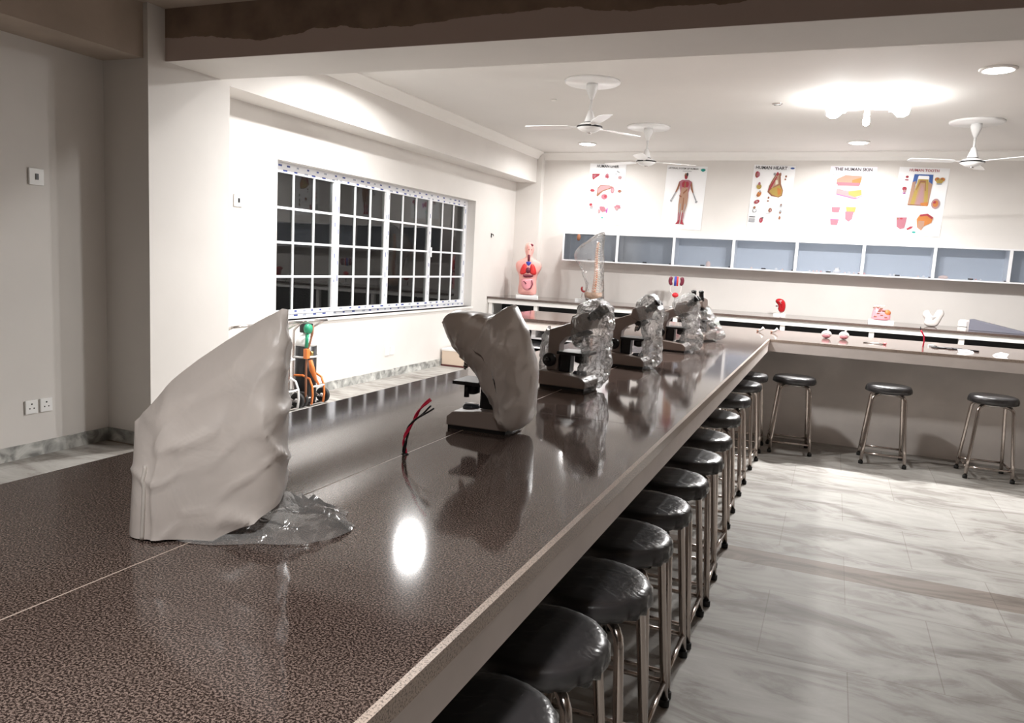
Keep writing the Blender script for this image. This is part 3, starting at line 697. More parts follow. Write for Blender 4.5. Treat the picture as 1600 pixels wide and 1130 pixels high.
# ------------------------------------------------------------------ wall fittings
def plate(y, z, label, kind, sx=.085, sz=.085, group=None):
    t = thing('light_switch' if kind == 'switch' else 'wall_socket', label, 'switch' if kind == 'switch' else 'socket', (XL, y, z), 0, group)
    MB().rbox(0, .012, -sx / 2, sx / 2, -sz / 2, sz / 2, .004).build('plate', 'switch_white', t)
    mb = MB()
    if kind == 'switch': mb.box(.0121, .017, -.008, .010, -.018, .018); mb.build('rocker', 'black_plastic', t)
    elif kind == 'socket':
        mb.lathe([(.0055, .0119), (.0055, .0127)], c=(0, 0, .018), n=10, axis='x'); mb.lathe([(.0045, .0119), (.0045, .0127)], c=(0, -.014, -.010), n=10, axis='x'); mb.lathe([(.0045, .0119), (.0045, .0127)], c=(0, .014, -.010), n=10, axis='x')
        mb.build('pin_holes', 'black_plastic', t)
    elif kind == 'data': MB().box(.0121, .015, -.012, .012, -.02, .02).build('rocker', 'white_gloss', t)
    return t
plate(-1.51, 1.766, 'white switch plate on the left wall between column and window', 'switch', .10, .10)
plate(-3.262, 1.752, 'white switch plate on the shaded wall at the left edge, above the sockets', 'switch', .10, .10)
plate(-3.236, .32, 'white three-pin wall socket at left edge, the one nearer the column', 'socket', .085, .085)
plate(-3.335, .32, 'white wall socket at left edge, farther from the column, cut by the frame', 'socket', .085, .085)
plate(.875, .30, 'left blank white plate low under the window', 'data', .085, .09)
plate(.985, .30, 'right blank white plate low under the window', 'data', .085, .09)
t = MB().tube([(0, 0, .02), (.03, 0, .015), (.035, 0, -.01)], .006, 8).box(0, .006, -.015, .015, -.03, .03).build('wall_hook', 'black_plastic', None, (XL, 3.6, 1.73))
tag(t, 'tiny dark hook on the white wall right of the window', 'hook')

# ------------------------------------------------------------------ ceiling fans
def fan(label, loc, rotz, drop=.36):
    t = thing('ceiling_fan', label, 'ceiling fan', (loc[0], loc[1], ZC), rotz, 'white ceiling fans')
    MB().lathe([(.25, 0), (.25, -.012), (.235, -.022), (.0, -.022)], n=40).build('ceiling_medallion', 'white_gloss', t)
    MB().lathe([(.05, -.022), (.055, -.05), (.04, -.10), (.018, -.15), (.014, -.16)], n=20).build('top_canopy', 'white_gloss', t)
    MB().tube([(0, 0, -.15), (0, 0, -drop + .09)], .012, 12).build('down_rod', 'white_gloss', t)
    MB().lathe([(.014, -drop + .11), (.022, -drop + .10), (.042, -drop + .04), (.05, -drop + .015), (.05, -drop)], n=20).build('lower_canopy', 'white_gloss', t)
    z = -drop
    mo = MB().lathe([(.05, z), (.085, z - .012), (.108, z - .028), (.115, z - .04), (.108, z - .052), (.07, z - .075), (.03, z - .085), (0, z - .087)], n=32).build('motor_housing', 'white_gloss', t)
    MB().lathe([(.113, z - .030), (.1175, z - .034), (.1175, z - .042), (.113, z - .046)], n=32).build('black_band', 'black_plastic', mo)
    MB().lathe([(.052, z + .004), (.054, z + .0), (.052, z - .004)], n=24).build('upper_band', 'black_plastic', mo)
    MB().lathe([(.022, z - .084), (.02, z - .094), (0, z - .096)], n=16).build('bottom_cap', 'steel', mo)
    for k in range(3):
        a = k * 2 * PI / 3
        mt = Matrix.Rotation(a, 4, 'Z')
        ip = [(.09, -.012), (.16, -.014), (.19, -.05), (.40, -.066), (.60, -.060), (.615, -.03), (.615, .03), (.60, .055), (.40, .060), (.19, .05), (.16, .014), (.09, .012)]
        mb = MB()
        vs = [(x, y, z - .034 + .12 * y) for x, y in ip] + [(x, y, z - .038 + .12 * y) for x, y in ip]
        n = len(ip)
        mb.add(vs, [tuple(range(n)), tuple(range(2 * n - 1, n - 1, -1))] + [(i, (i + 1) % n, n + (i + 1) % n, n + i) for i in range(n)], 0, False, mt)
        mb.build('blade', 'white_gloss', t)
    return t
fan('white ceiling fan nearest the camera, left of centre over the long bench', (-1.735, .26), 1.05)
fan('white ceiling fan farther back, in front of the arterial system poster', (-1.735, 2.53), .6)
fan('white ceiling fan at the right edge with a long blade pointing left', (1.60, 2.53), 3.42)

t = thing('ceiling_spotlight', 'small unlit spotlight on the ceiling left of the glowing double lamp', 'spotlight', (-.235, 1.42, ZC))
MB().lathe([(.05, 0), (.05, -.006), (.036, -.012), (.03, -.006)], n=24).build('bezel', 'steel', t)
MB().lathe([(.03, -.008), (.02, -.012), (0, -.014)], n=20).build('lamp', 'switch_white', t)
t = thing('junction_cap', 'small round white cap on the ceiling left of the nearest fan', 'cap', (-2.35, .95, ZC))
MB().lathe([(.03, 0), (.03, -.008), (.02, -.014), (0, -.015)], n=20).build('cover', 'cornice', t)

# ------------------------------------------------------------------ stools
def make_stool():
    t = thing('lab_stool', 'x', 'stool', (0, 0, 0))
    H = .60; R = .155
    seat = MB().lathe([(0, H - .05), (R - .012, H - .05), (R - .002, H - .044), (R, H - .03), (R, H - .012), (R - .006, H - .004), (R - .03, H + .001), (0, H + .003)], n=44).build('seat', 'vinyl', t)
    # crinkled film stretched over the cushion, gathered underneath
    n = 72; vs = []; fs = []
    rr = random.Random(3)
    prof = [(.0, H + .0055, 0), (.05, H + .0052, .0004), (.10, H + .0048, .0006), (R - .02, H + .004, .0008), (R - .004, H - .001, .001), (R + .004, H - .012, .0025), (R + .005, H - .03, .004), (R + .003, H - .046, .005), (R - .02, H - .056, .005), (R - .06, H - .058, .003)]
    ph = [rr.uniform(-1, 1) for _ in range(n)]
    for k, (r, z, a) in enumerate(prof):
        for i in range(n):
            an = 2 * PI * i / n; q = ph[i] * a * (1 if k < 6 else 1.4) + a * .6 * math.sin(i * 2.3 + k)
            vs.append(((r + q) * math.cos(an), (r + q) * math.sin(an), z + (q * .5 if k < 4 else rr.uniform(-.001, .001))))
    for k in range(len(prof) - 1):
        for i in range(n):
            j = (i + 1) % n; fs.append((k * n + i, k * n + j, (k + 1) * n + j, (k + 1) * n + i))
    MB().add(vs, fs, 0, True).build('plastic_cover', 'seat_film', t)
    MB().lathe([(.075, H - .066), (.11, H - .066), (.11, H - .052), (.075, H - .052)], n=28).build('mounting_plate', 'steel', t)
    leg0 = None
    for sx, sy in ((-1, -1), (1, -1), (1, 1), (-1, 1)):
        top = .112; bot = .150; zt = H - .10
        pts = [(.03 * sx, .03 * sy, H - .062), (.075 * sx, .075 * sy, H - .063), (.097 * sx, .097 * sy, H - .072), (.108 * sx, .108 * sy, H - .088), (top * sx, top * sy, zt - .01)]
        for k in range(1, 5): f = k / 4; pts.append(((top + (bot - top) * f) * sx, (top + (bot - top) * f) * sy, zt - .01 - (zt - .01 - .015) * f))
        lg = MB().tube(pts, .0125, 12).build('leg', 'chrome', t)
        MB().lathe([(.013, 0), (.0165, .002), (.0165, .022), (.0135, .025)], c=(bot * sx, bot * sy, 0), n=14).build('rubber_foot', 'rubber', lg)
    c = .1455; z = .085
    for a, b_ in (((-c, -c), (c, -c)), ((c, -c), (c, c)), ((c, c), (-c, c)), ((-c, c), (-c, -c))):
        MB().tube([(a[0], a[1], z), (b_[0], b_[1], z)], .0085, 10).build('footrest_bar', 'chrome', t)
    return t
row = [(-.075, -5.445, .0, 'black round stool nearest the camera, cut off by the bottom edge'),
       (-.080, -5.105, .0, 'second black round stool from the near end, plastic-wrapped seat fully in view'),
       (-.062, -4.765, .0, 'third stool from the near end of the row along the long bench'),
       (-.082, -4.395, .0, 'fourth stool from the near end of the row along the long bench'),
       (-.085, -4.045, .0, 'fifth stool from the near end of the row along the long bench'),
       (-.083, -3.675, .0, 'sixth stool from the near end of the row along the long bench'),
       (-.080, -3.27, .04, 'seventh stool from the near end of the row along the long bench'),
       (-.100, -2.81, -.04, 'eighth stool from the near end, fifth from the far end of the row'),
       (-.125, -2.20, .03, 'ninth stool from the near end, fourth from the far end of the row'),
       (-.135, -1.52, .0, 'third stool from the far end of the row under the long bench'),
       (-.130, -.80, -.05, 'second stool from the far end of the row under the long bench'),
       (-.130, -.235, .02, 'farthest stool of the long bench row, tucked into the bench corner')]
rear = [(.225, -.12, .12, 'black-seated chrome stool at the cross bench, left of three, beside the corner'),
        (.905, -.10, .02, 'black-seated chrome stool in the middle before the cross bench wall'),
        (1.595, -.11, .06, 'black-seated chrome stool at the right edge before the cross bench')]
proto = make_stool()
first = True
for grp, lst in (('stools in a row along the long bench', row), ('stools standing before the cross bench', rear)):
    for x, y, rz, lab in lst:
        s = proto if first else copy_tree(proto); first = False
        s.location = (x, y, 0); s.rotation_euler = (0, 0, rz if grp.startswith('stools in') else rz); s['label'] = lab; s['group'] = grp

# ------------------------------------------------------------------ microscopes
def microscope(label, loc, rotz, binocular=True, up=False):
    t = thing('microscope', label, 'microscope', loc, rotz, 'microscopes on the long bench')
    MB().prism([(-.105, .012), (.105, .012), (.105, .040), (.085, .058), (-.02, .068), (-.105, .072)], 'y', -.085, .085).build('base', 'beige_enamel', t, bevel=.004)
    MB().box(-.10, .10, -.08, .08, .0, .0125).build('base_underside', 'black_plastic', t)
    arm = [(-.095, .070), (-.045, .070), (-.040, .185), (-.015, .215), (.035, .235), (.045, .262), (.01, .282), (-.04, .262), (-.09, .245)]
    MB().prism(arm, 'y', -.030, .030).build('arm', 'beige_enamel', t, bevel=.004)
    hd = [(.005, .268), (.050, .245), (.098, .262), (.112, .300), (.078, .330), (.015, .312)]
    head = MB().prism(hd, 'y', -.045, .045).build('head', 'beige_enamel', t, bevel=.005)
    for s in ((-1, 1) if binocular else (0,)):
        d = Vector((.72, 0, .69)) if not up else Vector((.25, 0, .97))
        p = Vector((.088, s * .030, .300)); q = p + d * .034; r_ = p + d * .072
        et = MB().tube([p, q], .019, 16).tube([q, q + d * .002], .021, 16).build('eyepiece_tube', 'black_plastic', t)
        MB().tube([q + d * .002, r_], .017, 16).tube([r_ - d * .006, r_ + d * .004], .0195, 16).build('eyepiece', 'black_gloss', et)
    np_ = MB().lathe([(.018, .0), (.036, -.008), (.038, -.018), (.020, -.026)], n=22, mtx=Matrix.Translation((.055, 0, .250)) @ Matrix.Rotation(-.2, 4, 'Y')).build('nosepiece', 'black_plastic', t)
    for k, a in enumerate((0, 2.1, 4.2)):
        ax = Vector((math.cos(a) * .42 - .12, math.sin(a) * .42, -1)).normalized(); p = Vector((.052 + math.cos(a) * .017, math.sin(a) * .017, .228))
        ob = MB().tube([p, p + ax * .022], .0105, 14).tube([p + ax * .022, p + ax * .034], .0085, 14).tube([p + ax * .034, p + ax * .041], .005, 12).build('objective', ['steel', 'black_plastic'][k % 2], t)
    MB().box(-.035, .095, -.070, .070, .146, .158).build('stage', 'black_plastic', t, bevel=.002)
    MB().tube([(.05, .05, .145), (.05, .05, .105)], .009, 12).build('stage_knob', 'black_plastic', t)
    MB().rbox(-.040, .012, -.028, .028, .068, .146, .006).build('stage_carrier', 'black_plastic', t)
    MB().lathe([(.012, .0), (.026, .006), (.026, .030), (.022, .036)], c=(.050, 0, .108), n=20).build('condenser', 'black_plastic', t)
    MB().lathe([(.030, .0), (.030, .012), (.024, .020), (.0, .021)], c=(.050, 0, .055), n=22).build('light_window', 'lens_glass', t)
    for s in (-1, 1):
        kb = MB().lathe([(.012, .030), (.012, .045), (.027, .047), (.029, .052), (.029, .068), (.024, .073), (.0, .074)], n=26, axis='y', c=(-.070, 0, .118), mtx=Matrix.Diagonal((1, s, 1, 1))).build('focus_knob', 'black_plastic', t)
        MB().lathe([(.013, .073), (.013, .084), (.010, .088), (0, .089)], n=18, axis='y', c=(-.070, 0, .118), mtx=Matrix.Diagonal((1, s, 1, 1))).build('fine_knob', 'black_gloss', kb)
    return t
mic = [('microscope hidden under the big milky plastic bag in the foreground', (-.635, -5.52, CT), .55),
       ('microscope half under the white bag, pale base and black stage showing at left', (-.535, -4.42, CT), PI + .05),
       ('microscope beside the white bagged one, its side, knob and beige arm in view', (-.573, -3.475, CT), -.05),
       ('microscope fourth from the camera, black stage and twin objectives showing', (-.535, -2.58, CT), -.03),
       ('microscope fifth from the camera, tilted head wrapped in crumpled clear plastic', (-.49, -1.60, CT), -.08)]
for i, (lab, loc, rz) in enumerate(mic):
    m_ = microscope(lab, loc, rz)
    if i == 0: m_.scale = (.86, .86, .86)
    if i == 1: m_.scale = (.95, .90, .95)
microscope('farthest microscope, tall black twin eyepieces above the plastic', (-.46, -.66, CT), -PI / 2 - .3, True, True)

# ---- covers
def bagobj(name, label, loc, matn, parts, rotz=0, extra=None, group=None):
    mb = MB()
    for p in parts: mb.inflate(**p)
    o = mb.build(name, [matn] if not extra else [matn] + extra, None, loc, rotz=rotz)
    tag(o, label, 'plastic bag', group)
    return o

# foreground milky bag: footprint ring rising to a flat sealed ridge
def ridged(v):
    return 1 - abs(noise.noise(v)) * 2
def ridge_bag(name, label, loc, ring, ridge, hem, matn, rotz=0, wr=.008, levels=44, n=150):
    # footprint ring rising to a flat sealed ridge; hem(x) is how high the open bottom edge hangs
    def rz(x):
        for (a, za), (b_, zb) in zip(ridge, ridge[1:]):
            if a <= x <= b_: return za + (zb - za) * (x - a) / (b_ - a)
        return ridge[0][1] if x < ridge[0][0] else ridge[-1][1]
    vs = []; fs = []
    for k in range(levels + 1):
        t = k / levels
        for i in range(n):
            x, y = ring(i / n); h0 = hem(x, y)
            zz = h0 + (rz(x) - h0) * t
            yy = y * (1 - t ** 3.2) + (.003 if y > 0 else -.003) * t
            q = Vector((x, yy, zz + .002))
            edge = (1 - .75 * t ** 4)
            big = noise.noise_vector(Vector((x * 7, yy * 7, zz * 6)))
            c1 = ridged(Vector((x * 9 + zz * 5, yy * 5, zz * 6 - x * 4))) ** 4
            c2 = ridged(Vector((x * 14 - zz * 9 + 3, yy * 8, zz * 10))) ** 5
            out = Vector((x, y, 0)).normalized()
            q += big * wr * 1.2 * edge + out * (c1 * wr * 1.5 + c2 * wr * .8 - wr * .9) * edge
            if q.z < .001: q.z = .001
            vs.append(q)
    for k in range(levels):
        for i in range(n):
            j = (i + 1) % n; fs.append((k * n + i, k * n + j, (k + 1) * n + j, (k + 1) * n + i))
    o = MB().add(vs, fs, 0, True).build(name, matn, None, loc, rotz=rotz)
    tag(o, label, 'plastic bag')
    return o, vs, n
def sring(cx, cy, hx, hy, p=.55):
    def f(t):
        a = 2 * PI * t; c, s_ = math.cos(a), math.sin(a)
        return (cx + hx * math.copysign(abs(c) ** p, c), cy + hy * math.copysign(abs(s_) ** p, s_))
    return f
BAG1, bv, bn = ridge_bag('milky_bag', 'large milky plastic bag standing over the foreground microscope', (-.61, -5.505, CT), sring(0, 0, .137, .100, .45),
                 [(-.150, .185), (-.128, .205), (-.07, .275), (0, .335), (.08, .388), (.125, .415), (.15, .412)],
                 lambda x, y: max(0, x - .02) * .50, ['milky_film'], rotz=.55, wr=.0065)
k0 = min(range(bn), key=lambda i: (bv[i].x + .105) ** 2 + (bv[i].y + .11) ** 2)
MB().tube([bv[k0 + bn * k] + Vector((0, -.0015, 0)) for k in range(0, 26)], .0035, 6).build('welded_seam', 'milky_seam', BAG1)
# loose clear plastic at its foot
def crumple(name, label, loc, hx, hy, h, seed, rotz=0, matn='clear_film'):
    rr = random.Random(seed); n, m = 22, 6; vs = []; fs = []
    for k in range(m + 1):
        f = k / m
        for i in range(n):
            a = 2 * PI * i / n; w_ = 1 + .16 * math.sin(3 * a + seed) + .03 * math.sin(7 * a)
            r_ = f * w_ * rr.uniform(.98, 1.02)
            z = h * max(0, (1 - f ** 1.6)) * rr.uniform(.35, 1.0) + .002
            vs.append((hx * r_ * math.cos(a), hy * r_ * math.sin(a), z))
    for k in range(m):
        for i in range(n):
            j = (i + 1) % n; fs.append((k * n + i, k * n + j, (k + 1) * n + j, (k + 1) * n + i))
    o = MB().add(vs, fs, 0, False).build(name, matn, None, loc, rotz=rotz)
    tag(o, label, 'plastic sheet'); return o
crumple('clear_wrapping', 'crumpled clear plastic lying at the foot of the foreground milky bag', (-.495, -5.455, CT), .16, .10, .075, 5, .95, 'wrap_film')

# second bag hung over the turned microscope
s2 = [(-0.119, 0.341), (-0.11, 0.357), (-0.086, 0.365), (-0.041, 0.362), (0.008, 0.354), (0.052, 0.356), (0.074, 0.372), (0.098, 0.405), (0.112, 0.388), (0.129, 0.35), (0.154, 0.303), (0.173, 0.236), (0.181, 0.177), (0.179, 0.108), (0.164, 0.035), (0.144, 0.011), (0.11, 0.012), (0.072, 0.054), (0.039, 0.101), (0.015, 0.139), (-0.009, 0.173), (-0.039, 0.199), (-0.08, 0.236), (-0.11, 0.29)]
bagobj('draped_bag', 'white plastic bag draped over the second microscope, open at the lower left', (-.555, -4.42, CT), 'milky_film',
       [dict(poly=s2, T=.098, core=[(-.06, .30), (.04, .25), (.10, .17), (.125, .06)], rings=16, n=150, wr=.009, wsc=12, sm=1, pw=.5, cr=.016)])

# clear bags on the other four
def clearbag(label, loc, shapes, rotz=0):
    o = bagobj('clear_bag', label, loc, 'clear_film', shapes, rotz, group='clear plastic bags over the far microscopes')
    return o
def cb(poly, T, core, **k):
    d = dict(poly=poly, T=T, core=core, rings=7, n=64, wr=.012, wsc=26, jit=.0035, smooth=False, sm=1); d.update(k); return d
clearbag('crumpled clear bag over the third microscope, beside its beige arm', (-.573, -3.475, CT),
         [cb([(.03, .36), (.10, .395), (.17, .37), (.19, .30), (.175, .22), (.185, .12), (.165, .02), (.08, .005), (.03, .03), (.05, .10), (.06, .17), (.0, .20), (.0, .28)], .095, [(.10, .33), (.11, .20), (.11, .06)]),
          cb([(-.105, .26), (-.125, .20), (-.13, .08), (-.135, .01), (-.10, .005), (-.095, .10), (-.09, .22)], .06, [(-.113, .20), (-.115, .05)], n=40)])
clearbag('crumpled clear bag over the fourth microscope, puffed out at its right foot', (-.535, -2.58, CT),
         [cb([(.02, .35), (.07, .395), (.13, .385), (.18, .31), (.165, .23), (.17, .14), (.185, .06), (.15, .005), (.07, .005), (.05, .05), (.08, .10), (.07, .17), (.05, .24), (.02, .29)], .09, [(.08, .34), (.12, .22), (.12, .06)])])
clearbag('crumpled clear bag over the fifth microscope, spread onto the bench', (-.49, -1.60, CT),
         [cb([(-.03, .31), (.03, .365), (.11, .385), (.16, .33), (.155, .24), (.17, .15), (.20, .07), (.17, .005), (.06, .005), (.03, .05), (.06, .12), (.05, .20), (.0, .24)], .09, [(.07, .31), (.10, .20), (.12, .06)]),
          cb([(-.15, .20), (-.17, .24), (-.06, .26), (-.02, .22), (-.06, .18)], .05, [(-.12, .215), (-.06, .22)], n=36)])
clearbag('crumpled clear bag low around the farthest microscope', (-.46, -.66, CT),
         [cb([(-.13, .20), (-.10, .27), (-.02, .29), (.05, .25), (.11, .17), (.17, .10), (.19, .03), (.14, .005), (-.10, .005), (-.14, .08)], .11, [(-.05, .20), (.0, .12), (.08, .06)])])

# red and black wires rising from the joint
def wire(off, mt, top):
    pts = []
    for k in range(17):
        f = k / 16
        x = .075 * f ** 1.6 - .014 * math.sin(f * PI) ; z = .158 * f
        pts.append((x + .0045 * math.cos(f * 11 + off) + top[0] * f ** 3, .0045 * math.sin(f * 11 + off), z + top[1] * f ** 3))
    return MB().tube(pts, .0024, 8).build('wire', mt, tw)
tw = thing('twisted_wires', 'red and black twisted wires sticking up from the bench joint', 'wires', (-.572, -4.848, CT - .002))
wire(0, 'red_wire', (-.004, .004)); wire(1.2, 'red_wire', (-.006, .0)); wire(3.1, 'black_plastic', (.004, -.022)); wire(4.3, 'black_plastic', (.0, -.016))
MB().lathe([(.010, -.001), (.010, .004), (.006, .006)], n=14).build('grommet', 'black_plastic', tw)

# ------------------------------------------------------------------ gas cylinders on trolleys by the left wall
def trolley(label, loc, col):
    t = thing('cylinder_trolley', label, 'trolley', loc, 0, 'gas cylinder trolleys')
    r = .011
    # two bent uprights that end in a pulled-out handle, cross bars, foot plate
    for s in (-1, 1):
        MB().tube([(.10, s * .115, .06), (-.02, s * .115, .13), (-.03, s * .115, .35), (-.03, s * .115, .60), (-.02, s * .12, .68), (.08, s * .16, .75), (.12, s * .165, .765)], r, 10).build('upright', 'steel', t)
        wheel = MB().lathe([(.0, -.012), (.030, -.012), (.034, -.018), (.064, -.018), (.070, -.010), (.070, .010), (.064, .018), (.034, .018), (.030, .012), (0, .012)], axis='y', c=(.10, s * .155, .070), n=28).build('wheel', 'rubber', t)
        MB().lathe([(.018, -.021), (.018, .021)], axis='y', c=(.10, s * .155, .070), n=16).build('hub', 'white_gloss', wheel)
        MB().tube([(.155, s * .085, .02), (.165, s * .085, .10), (.16, s * .085, .18), (.13, s * .085, .25), (.06, s * .095, .275), (-.03, s * .115, .27)], r * .9, 10).build('side_hoop', col, t)
    MB().tube([(.12, -.165, .765), (.125, 0, .768), (.12, .165, .765)], r, 10).build('handle', 'steel', t)
    MB().tube([(.10, -.17, .070), (.10, .17, .070)], .009, 10).build('axle', 'steel', t)
    MB().tube([(.16, -.085, .18), (.17, 0, .18), (.16, .085, .18)], r * .8, 10).build('front_bar', 'tank_white', t)
    MB().box(-.04, .15, -.10, .10, .012, .022).build('foot_plate', 'steel', t)
    MB().tube([(-.03, -.115, .44), (.05, -.125, .44), (.10, -.10, .44), (.122, 0, .44), (.10, .10, .44), (.05, .125, .44), (-.03, .115, .44)], .009, 10).build('strap', 'tank_white', t)
    return t
def cylinder(label, loc, h=.64, r=.095, body='tank_black', shoulder='tank_white', cap='black_plastic'):
    t = thing('gas_cylinder', label, 'gas cylinder', loc)
    z0 = h * .80
    MB().lathe([(0, 0), (r - .01, 0), (r, .012), (r, z0)], n=32).build('body', body, t)
    MB().lathe([(r, z0), (r, z0 + .02), (r * .88, z0 + .055), (r * .6, z0 + .085), (.03, z0 + .10), (.028, z0 + .12)], n=32).build('shoulder', shoulder, t)
    v = MB().box(-.045, .045, -.045, .045, z0 + .115, z0 + .20).build('valve_guard', cap, t, bevel=.01)
    MB().box(.0455, .048, -.010, .010, z0 + .135, z0 + .185).box(.0455, .048, -.02, .02, z0 + .130, z0 + .137).build('opening', 'steel', v)
    return t
cylinder('black gas cylinder with white shoulder, standing on the right trolley', (-3.91, -.905, .023))
trolley('steel and orange cylinder trolley with handle, right of two', (-3.93, -.905, 0), 'orange_plastic')
cylinder('gas cylinder on the left trolley, mostly behind the foreground bag', (-3.91, -1.27, .023), .60, .09, 'steel', 'tank_white', 'green_plastic')
trolley('cylinder trolley left of two, mostly hidden by the foreground bag', (-3.93, -1.27, 0), 'tank_white')
trolley('folded handle trolley seen between column and foreground bag', (-3.95, -1.76, 0), 'orange_plastic')
# regulator set hanging in front
t = thing('gas_regulator', 'green and orange gas regulator with hoses hanging before the black cylinder', 'regulator', (-3.78, -1.03, 0))
MB().lathe([(0, -.02), (.042, -.018), (.045, 0), (.042, .018), (0, .02)], axis='x', c=(0, -.02, .705), n=22).build('gauge', 'green_plastic', t)
MB().tube([(0, -.03, .66), (0, -.035, .60), (0, -.04, .54)], .016, 12).build('green_valve', 'green_plastic', t)
MB().box(-.02, .02, -.06, -.01, .44, .53).build('orange_body', 'orange_plastic', t, bevel=.006)
MB().lathe([(0, .46), (.02, .465), (.02, .50), (0, .505)], c=(0, .03, 0), n=14).build('brass_nut', 'brass', t)
MB().tube([(0, .05, .73), (.0, .04, .66), (0, .01, .58), (0, -.03, .50), (0, -.04, .36), (0, -.04, .16), (0, -.04, .05)], .010, 10).build('hose', 'ink_brown', t)
MB().tube([(0, .02, .42), (0, .05, .33), (0, .10, .24), (.0, .16, .17)], [.018, .026, .014, .008], 12).build('orange_handle', 'orange_plastic', t)

# carton by the left wall
t = thing('carton', 'beige box with dark edges on the floor below the window end', 'box', (-3.97, 2.45, 0))
MB().box(-.16, .17, -.28, .42, .02, .20).build('body', 'box_card', t, bevel=.004)
MB().box(-.165, .175, -.285, .425, .20, .225).build('lid', 'white_paint', t)
MB().box(-.165, .175, -.285, .425, 0, .02).box(.171, .176, -.285, .425, .185, .20).build('dark_edging', 'box_edge', t)

# ------------------------------------------------------------------ anatomical models on the back bench
t = thing('torso_model', 'human torso model with red lungs on a white base, left end of back bench', 'anatomical model', (-3.74, 4.06, BZ), .35)
MB().rbox(-.165, .165, -.10, .10, 0, .035, .008).build('base', 'white_gloss', t)
body = [(-.13, .035), (-.14, .12), (-.125, .22), (-.135, .33), (-.18, .40), (-.195, .47), (-.175, .52), (-.10, .56), (-.05, .585), (-.045, .62), (-.06, .66), (-.07, .71), (-.065, .76), (-.04, .80), (0, .81), (.04, .80), (.065, .76), (.07, .71), (.06, .66), (.045, .62), (.05, .585), (.10, .56), (.175, .52), (.195, .47), (.18, .40), (.135, .33), (.125, .22), (.14, .12), (.13, .035)]
MB().inflate(body, .10, [(0, .10), (0, .50), (0, .58), (0, .74)], rings=8, n=110, pw=.5).build('body', 'skin_pink', t)
for s in (-1, 1):
    MB().inflate([(s * .012, .36), (s * .012, .47), (s * .04, .515), (s * .085, .49), (s * .12, .41), (s * .125, .345), (s * .08, .325)], .05, [(s * .05, .37), (s * .06, .45)], off=-.065, n=36).build('lung', 'muscle_red', t)
MB().ball((.0, -.112, .40), .035, .02, .045).build('heart', 'organ_dark', t)
MB().inflate([(-.05, .53), (.05, .53), (.035, .485), (0, .45), (-.035, .485)], .03, [(0, .50), (0, .51)], off=-.082, n=28).build('vessels', 'vein_blue', t)
MB().inflate([(-.09, .33), (.0, .345), (.09, .33), (.06, .295), (-.05, .285)], .035, [(-.04, .315), (.04, .32)], off=-.085, n=36).build('liver', 'organ_dark', t)
MB().inflate([(-.09, .28), (.08, .29), (.09, .20), (.06, .12), (0, .09), (-.06, .12), (-.095, .20)], .035, [(0, .15), (0, .24)], off=-.082, n=36).build('intestines', 'organ_pink', t)
for pts in ([(-.06, -.120, .24), (-.03, -.125, .22), (-.02, -.122, .20)], [(.06, -.118, .26), (.075, -.115, .20), (.05, -.118, .14), (.02, -.12, .13)]):
    MB().tube(pts, .007, 8).build('colon_mark', 'organ_dark', t)
MB().inflate([(-.06, .66), (-.065, .75), (-.04, .795), (-.002, .80), (-.002, .66)], .055, [(-.03, .70), (-.03, .75)], off=-.025, n=30).build('face', 'skin_light', t)
MB().ball((-.028, -.082, .725), .008).ball((-.004, -.09, .70), .009, .014, .016).box(-.03, .0, -.083, -.075, .672, .677).build('features', 'ink_brown', t)
MB().inflate([(.002, .68), (.002, .79), (.04, .79), (.062, .75), (.055, .69)], .05, [(.03, .72), (.03, .75)], off=-.028, n=30).build('open_skull', 'organ_white', t)
MB().ball((.03, -.075, .765), .028, .012, .022).ball((.02, -.08, .70), .02, .012, .02).build('head_section', 'organ_dark', t)
MB().tube([(0, -.07, .65), (0, -.09, .60), (0, -.095, .53)], [.022, .02, .016], 12).build('throat', 'organ_dark', t)

t = thing('hook_model', 'small red hooked model on a white block behind the spine bag', 'anatomical model', (-2.86, 3.95, BZ))
MB().box(-.08, .08, -.06, .06, 0, .045).build('base', 'white_gloss', t)
MB().tube([(0, 0, .045), (0, 0, .12)], .006, 8).build('rod', 'steel', t)
MB().tube(arc((.03, 0, .185), .038, PI * .75, PI * 2.1, 10), [.012, .014, .015, .016, .016, .015, .014, .013, .012, .010, .008], 12).build('organ', 'kidney_red', t)

t = thing('spine_model', 'orange and white vertebral column model standing in a clear bag', 'anatomical model', (-2.66, 3.86, BZ))
MB().lathe([(.10, 0), (.10, .015), (.02, .025), (.012, .03)], n=28).build('base', 'black_plastic', t)
MB().tube([(0, .03, .02), (0, .03, .86)], .007, 8).build('rod', 'steel', t)
nv_ = 22
for k in range(nv_):
    f = k / (nv_ - 1); z = .17 + .66 * f; r_ = .034 - .016 * f; xo = .010 * math.sin(f * 6.0) + .02 * f
    v = MB().lathe([(.0, -.012), (r_, -.011), (r_ * .86, 0), (r_, .011), (0, .012)], c=(xo, 0, z), n=16).build('vertebra', 'bone_orange', t)
    MB().lathe([(0, .012), (r_ * .9, .0125), (r_ * .9, .0175), (0, .018)], c=(xo, 0, z), n=14).prism([(xo + r_ * .6, z - .008), (xo + r_ * 1.9, z - .018), (xo + r_ * 2.0, z - .004), (xo + r_ * .7, z + .008)], 'y', -.006, .006).prism([(xo - .01, z - .005), (xo + .01, z - .005), (xo + .01, z + .005), (xo - .01, z + .005)], 'y', -r_ * 1.5, r_ * 1.5).build('disc_and_processes', 'bone', v)
MB().inflate([(-.11, .16), (-.13, .11), (-.09, .06), (-.03, .05), (0, .02), (.03, .05), (.09, .06), (.13, .11), (.11, .16), (.05, .14), (0, .17), (-.05, .14)], .05, [(-.07, .11), (.07, .11)], n=50).build('pelvis', 'tan', t)
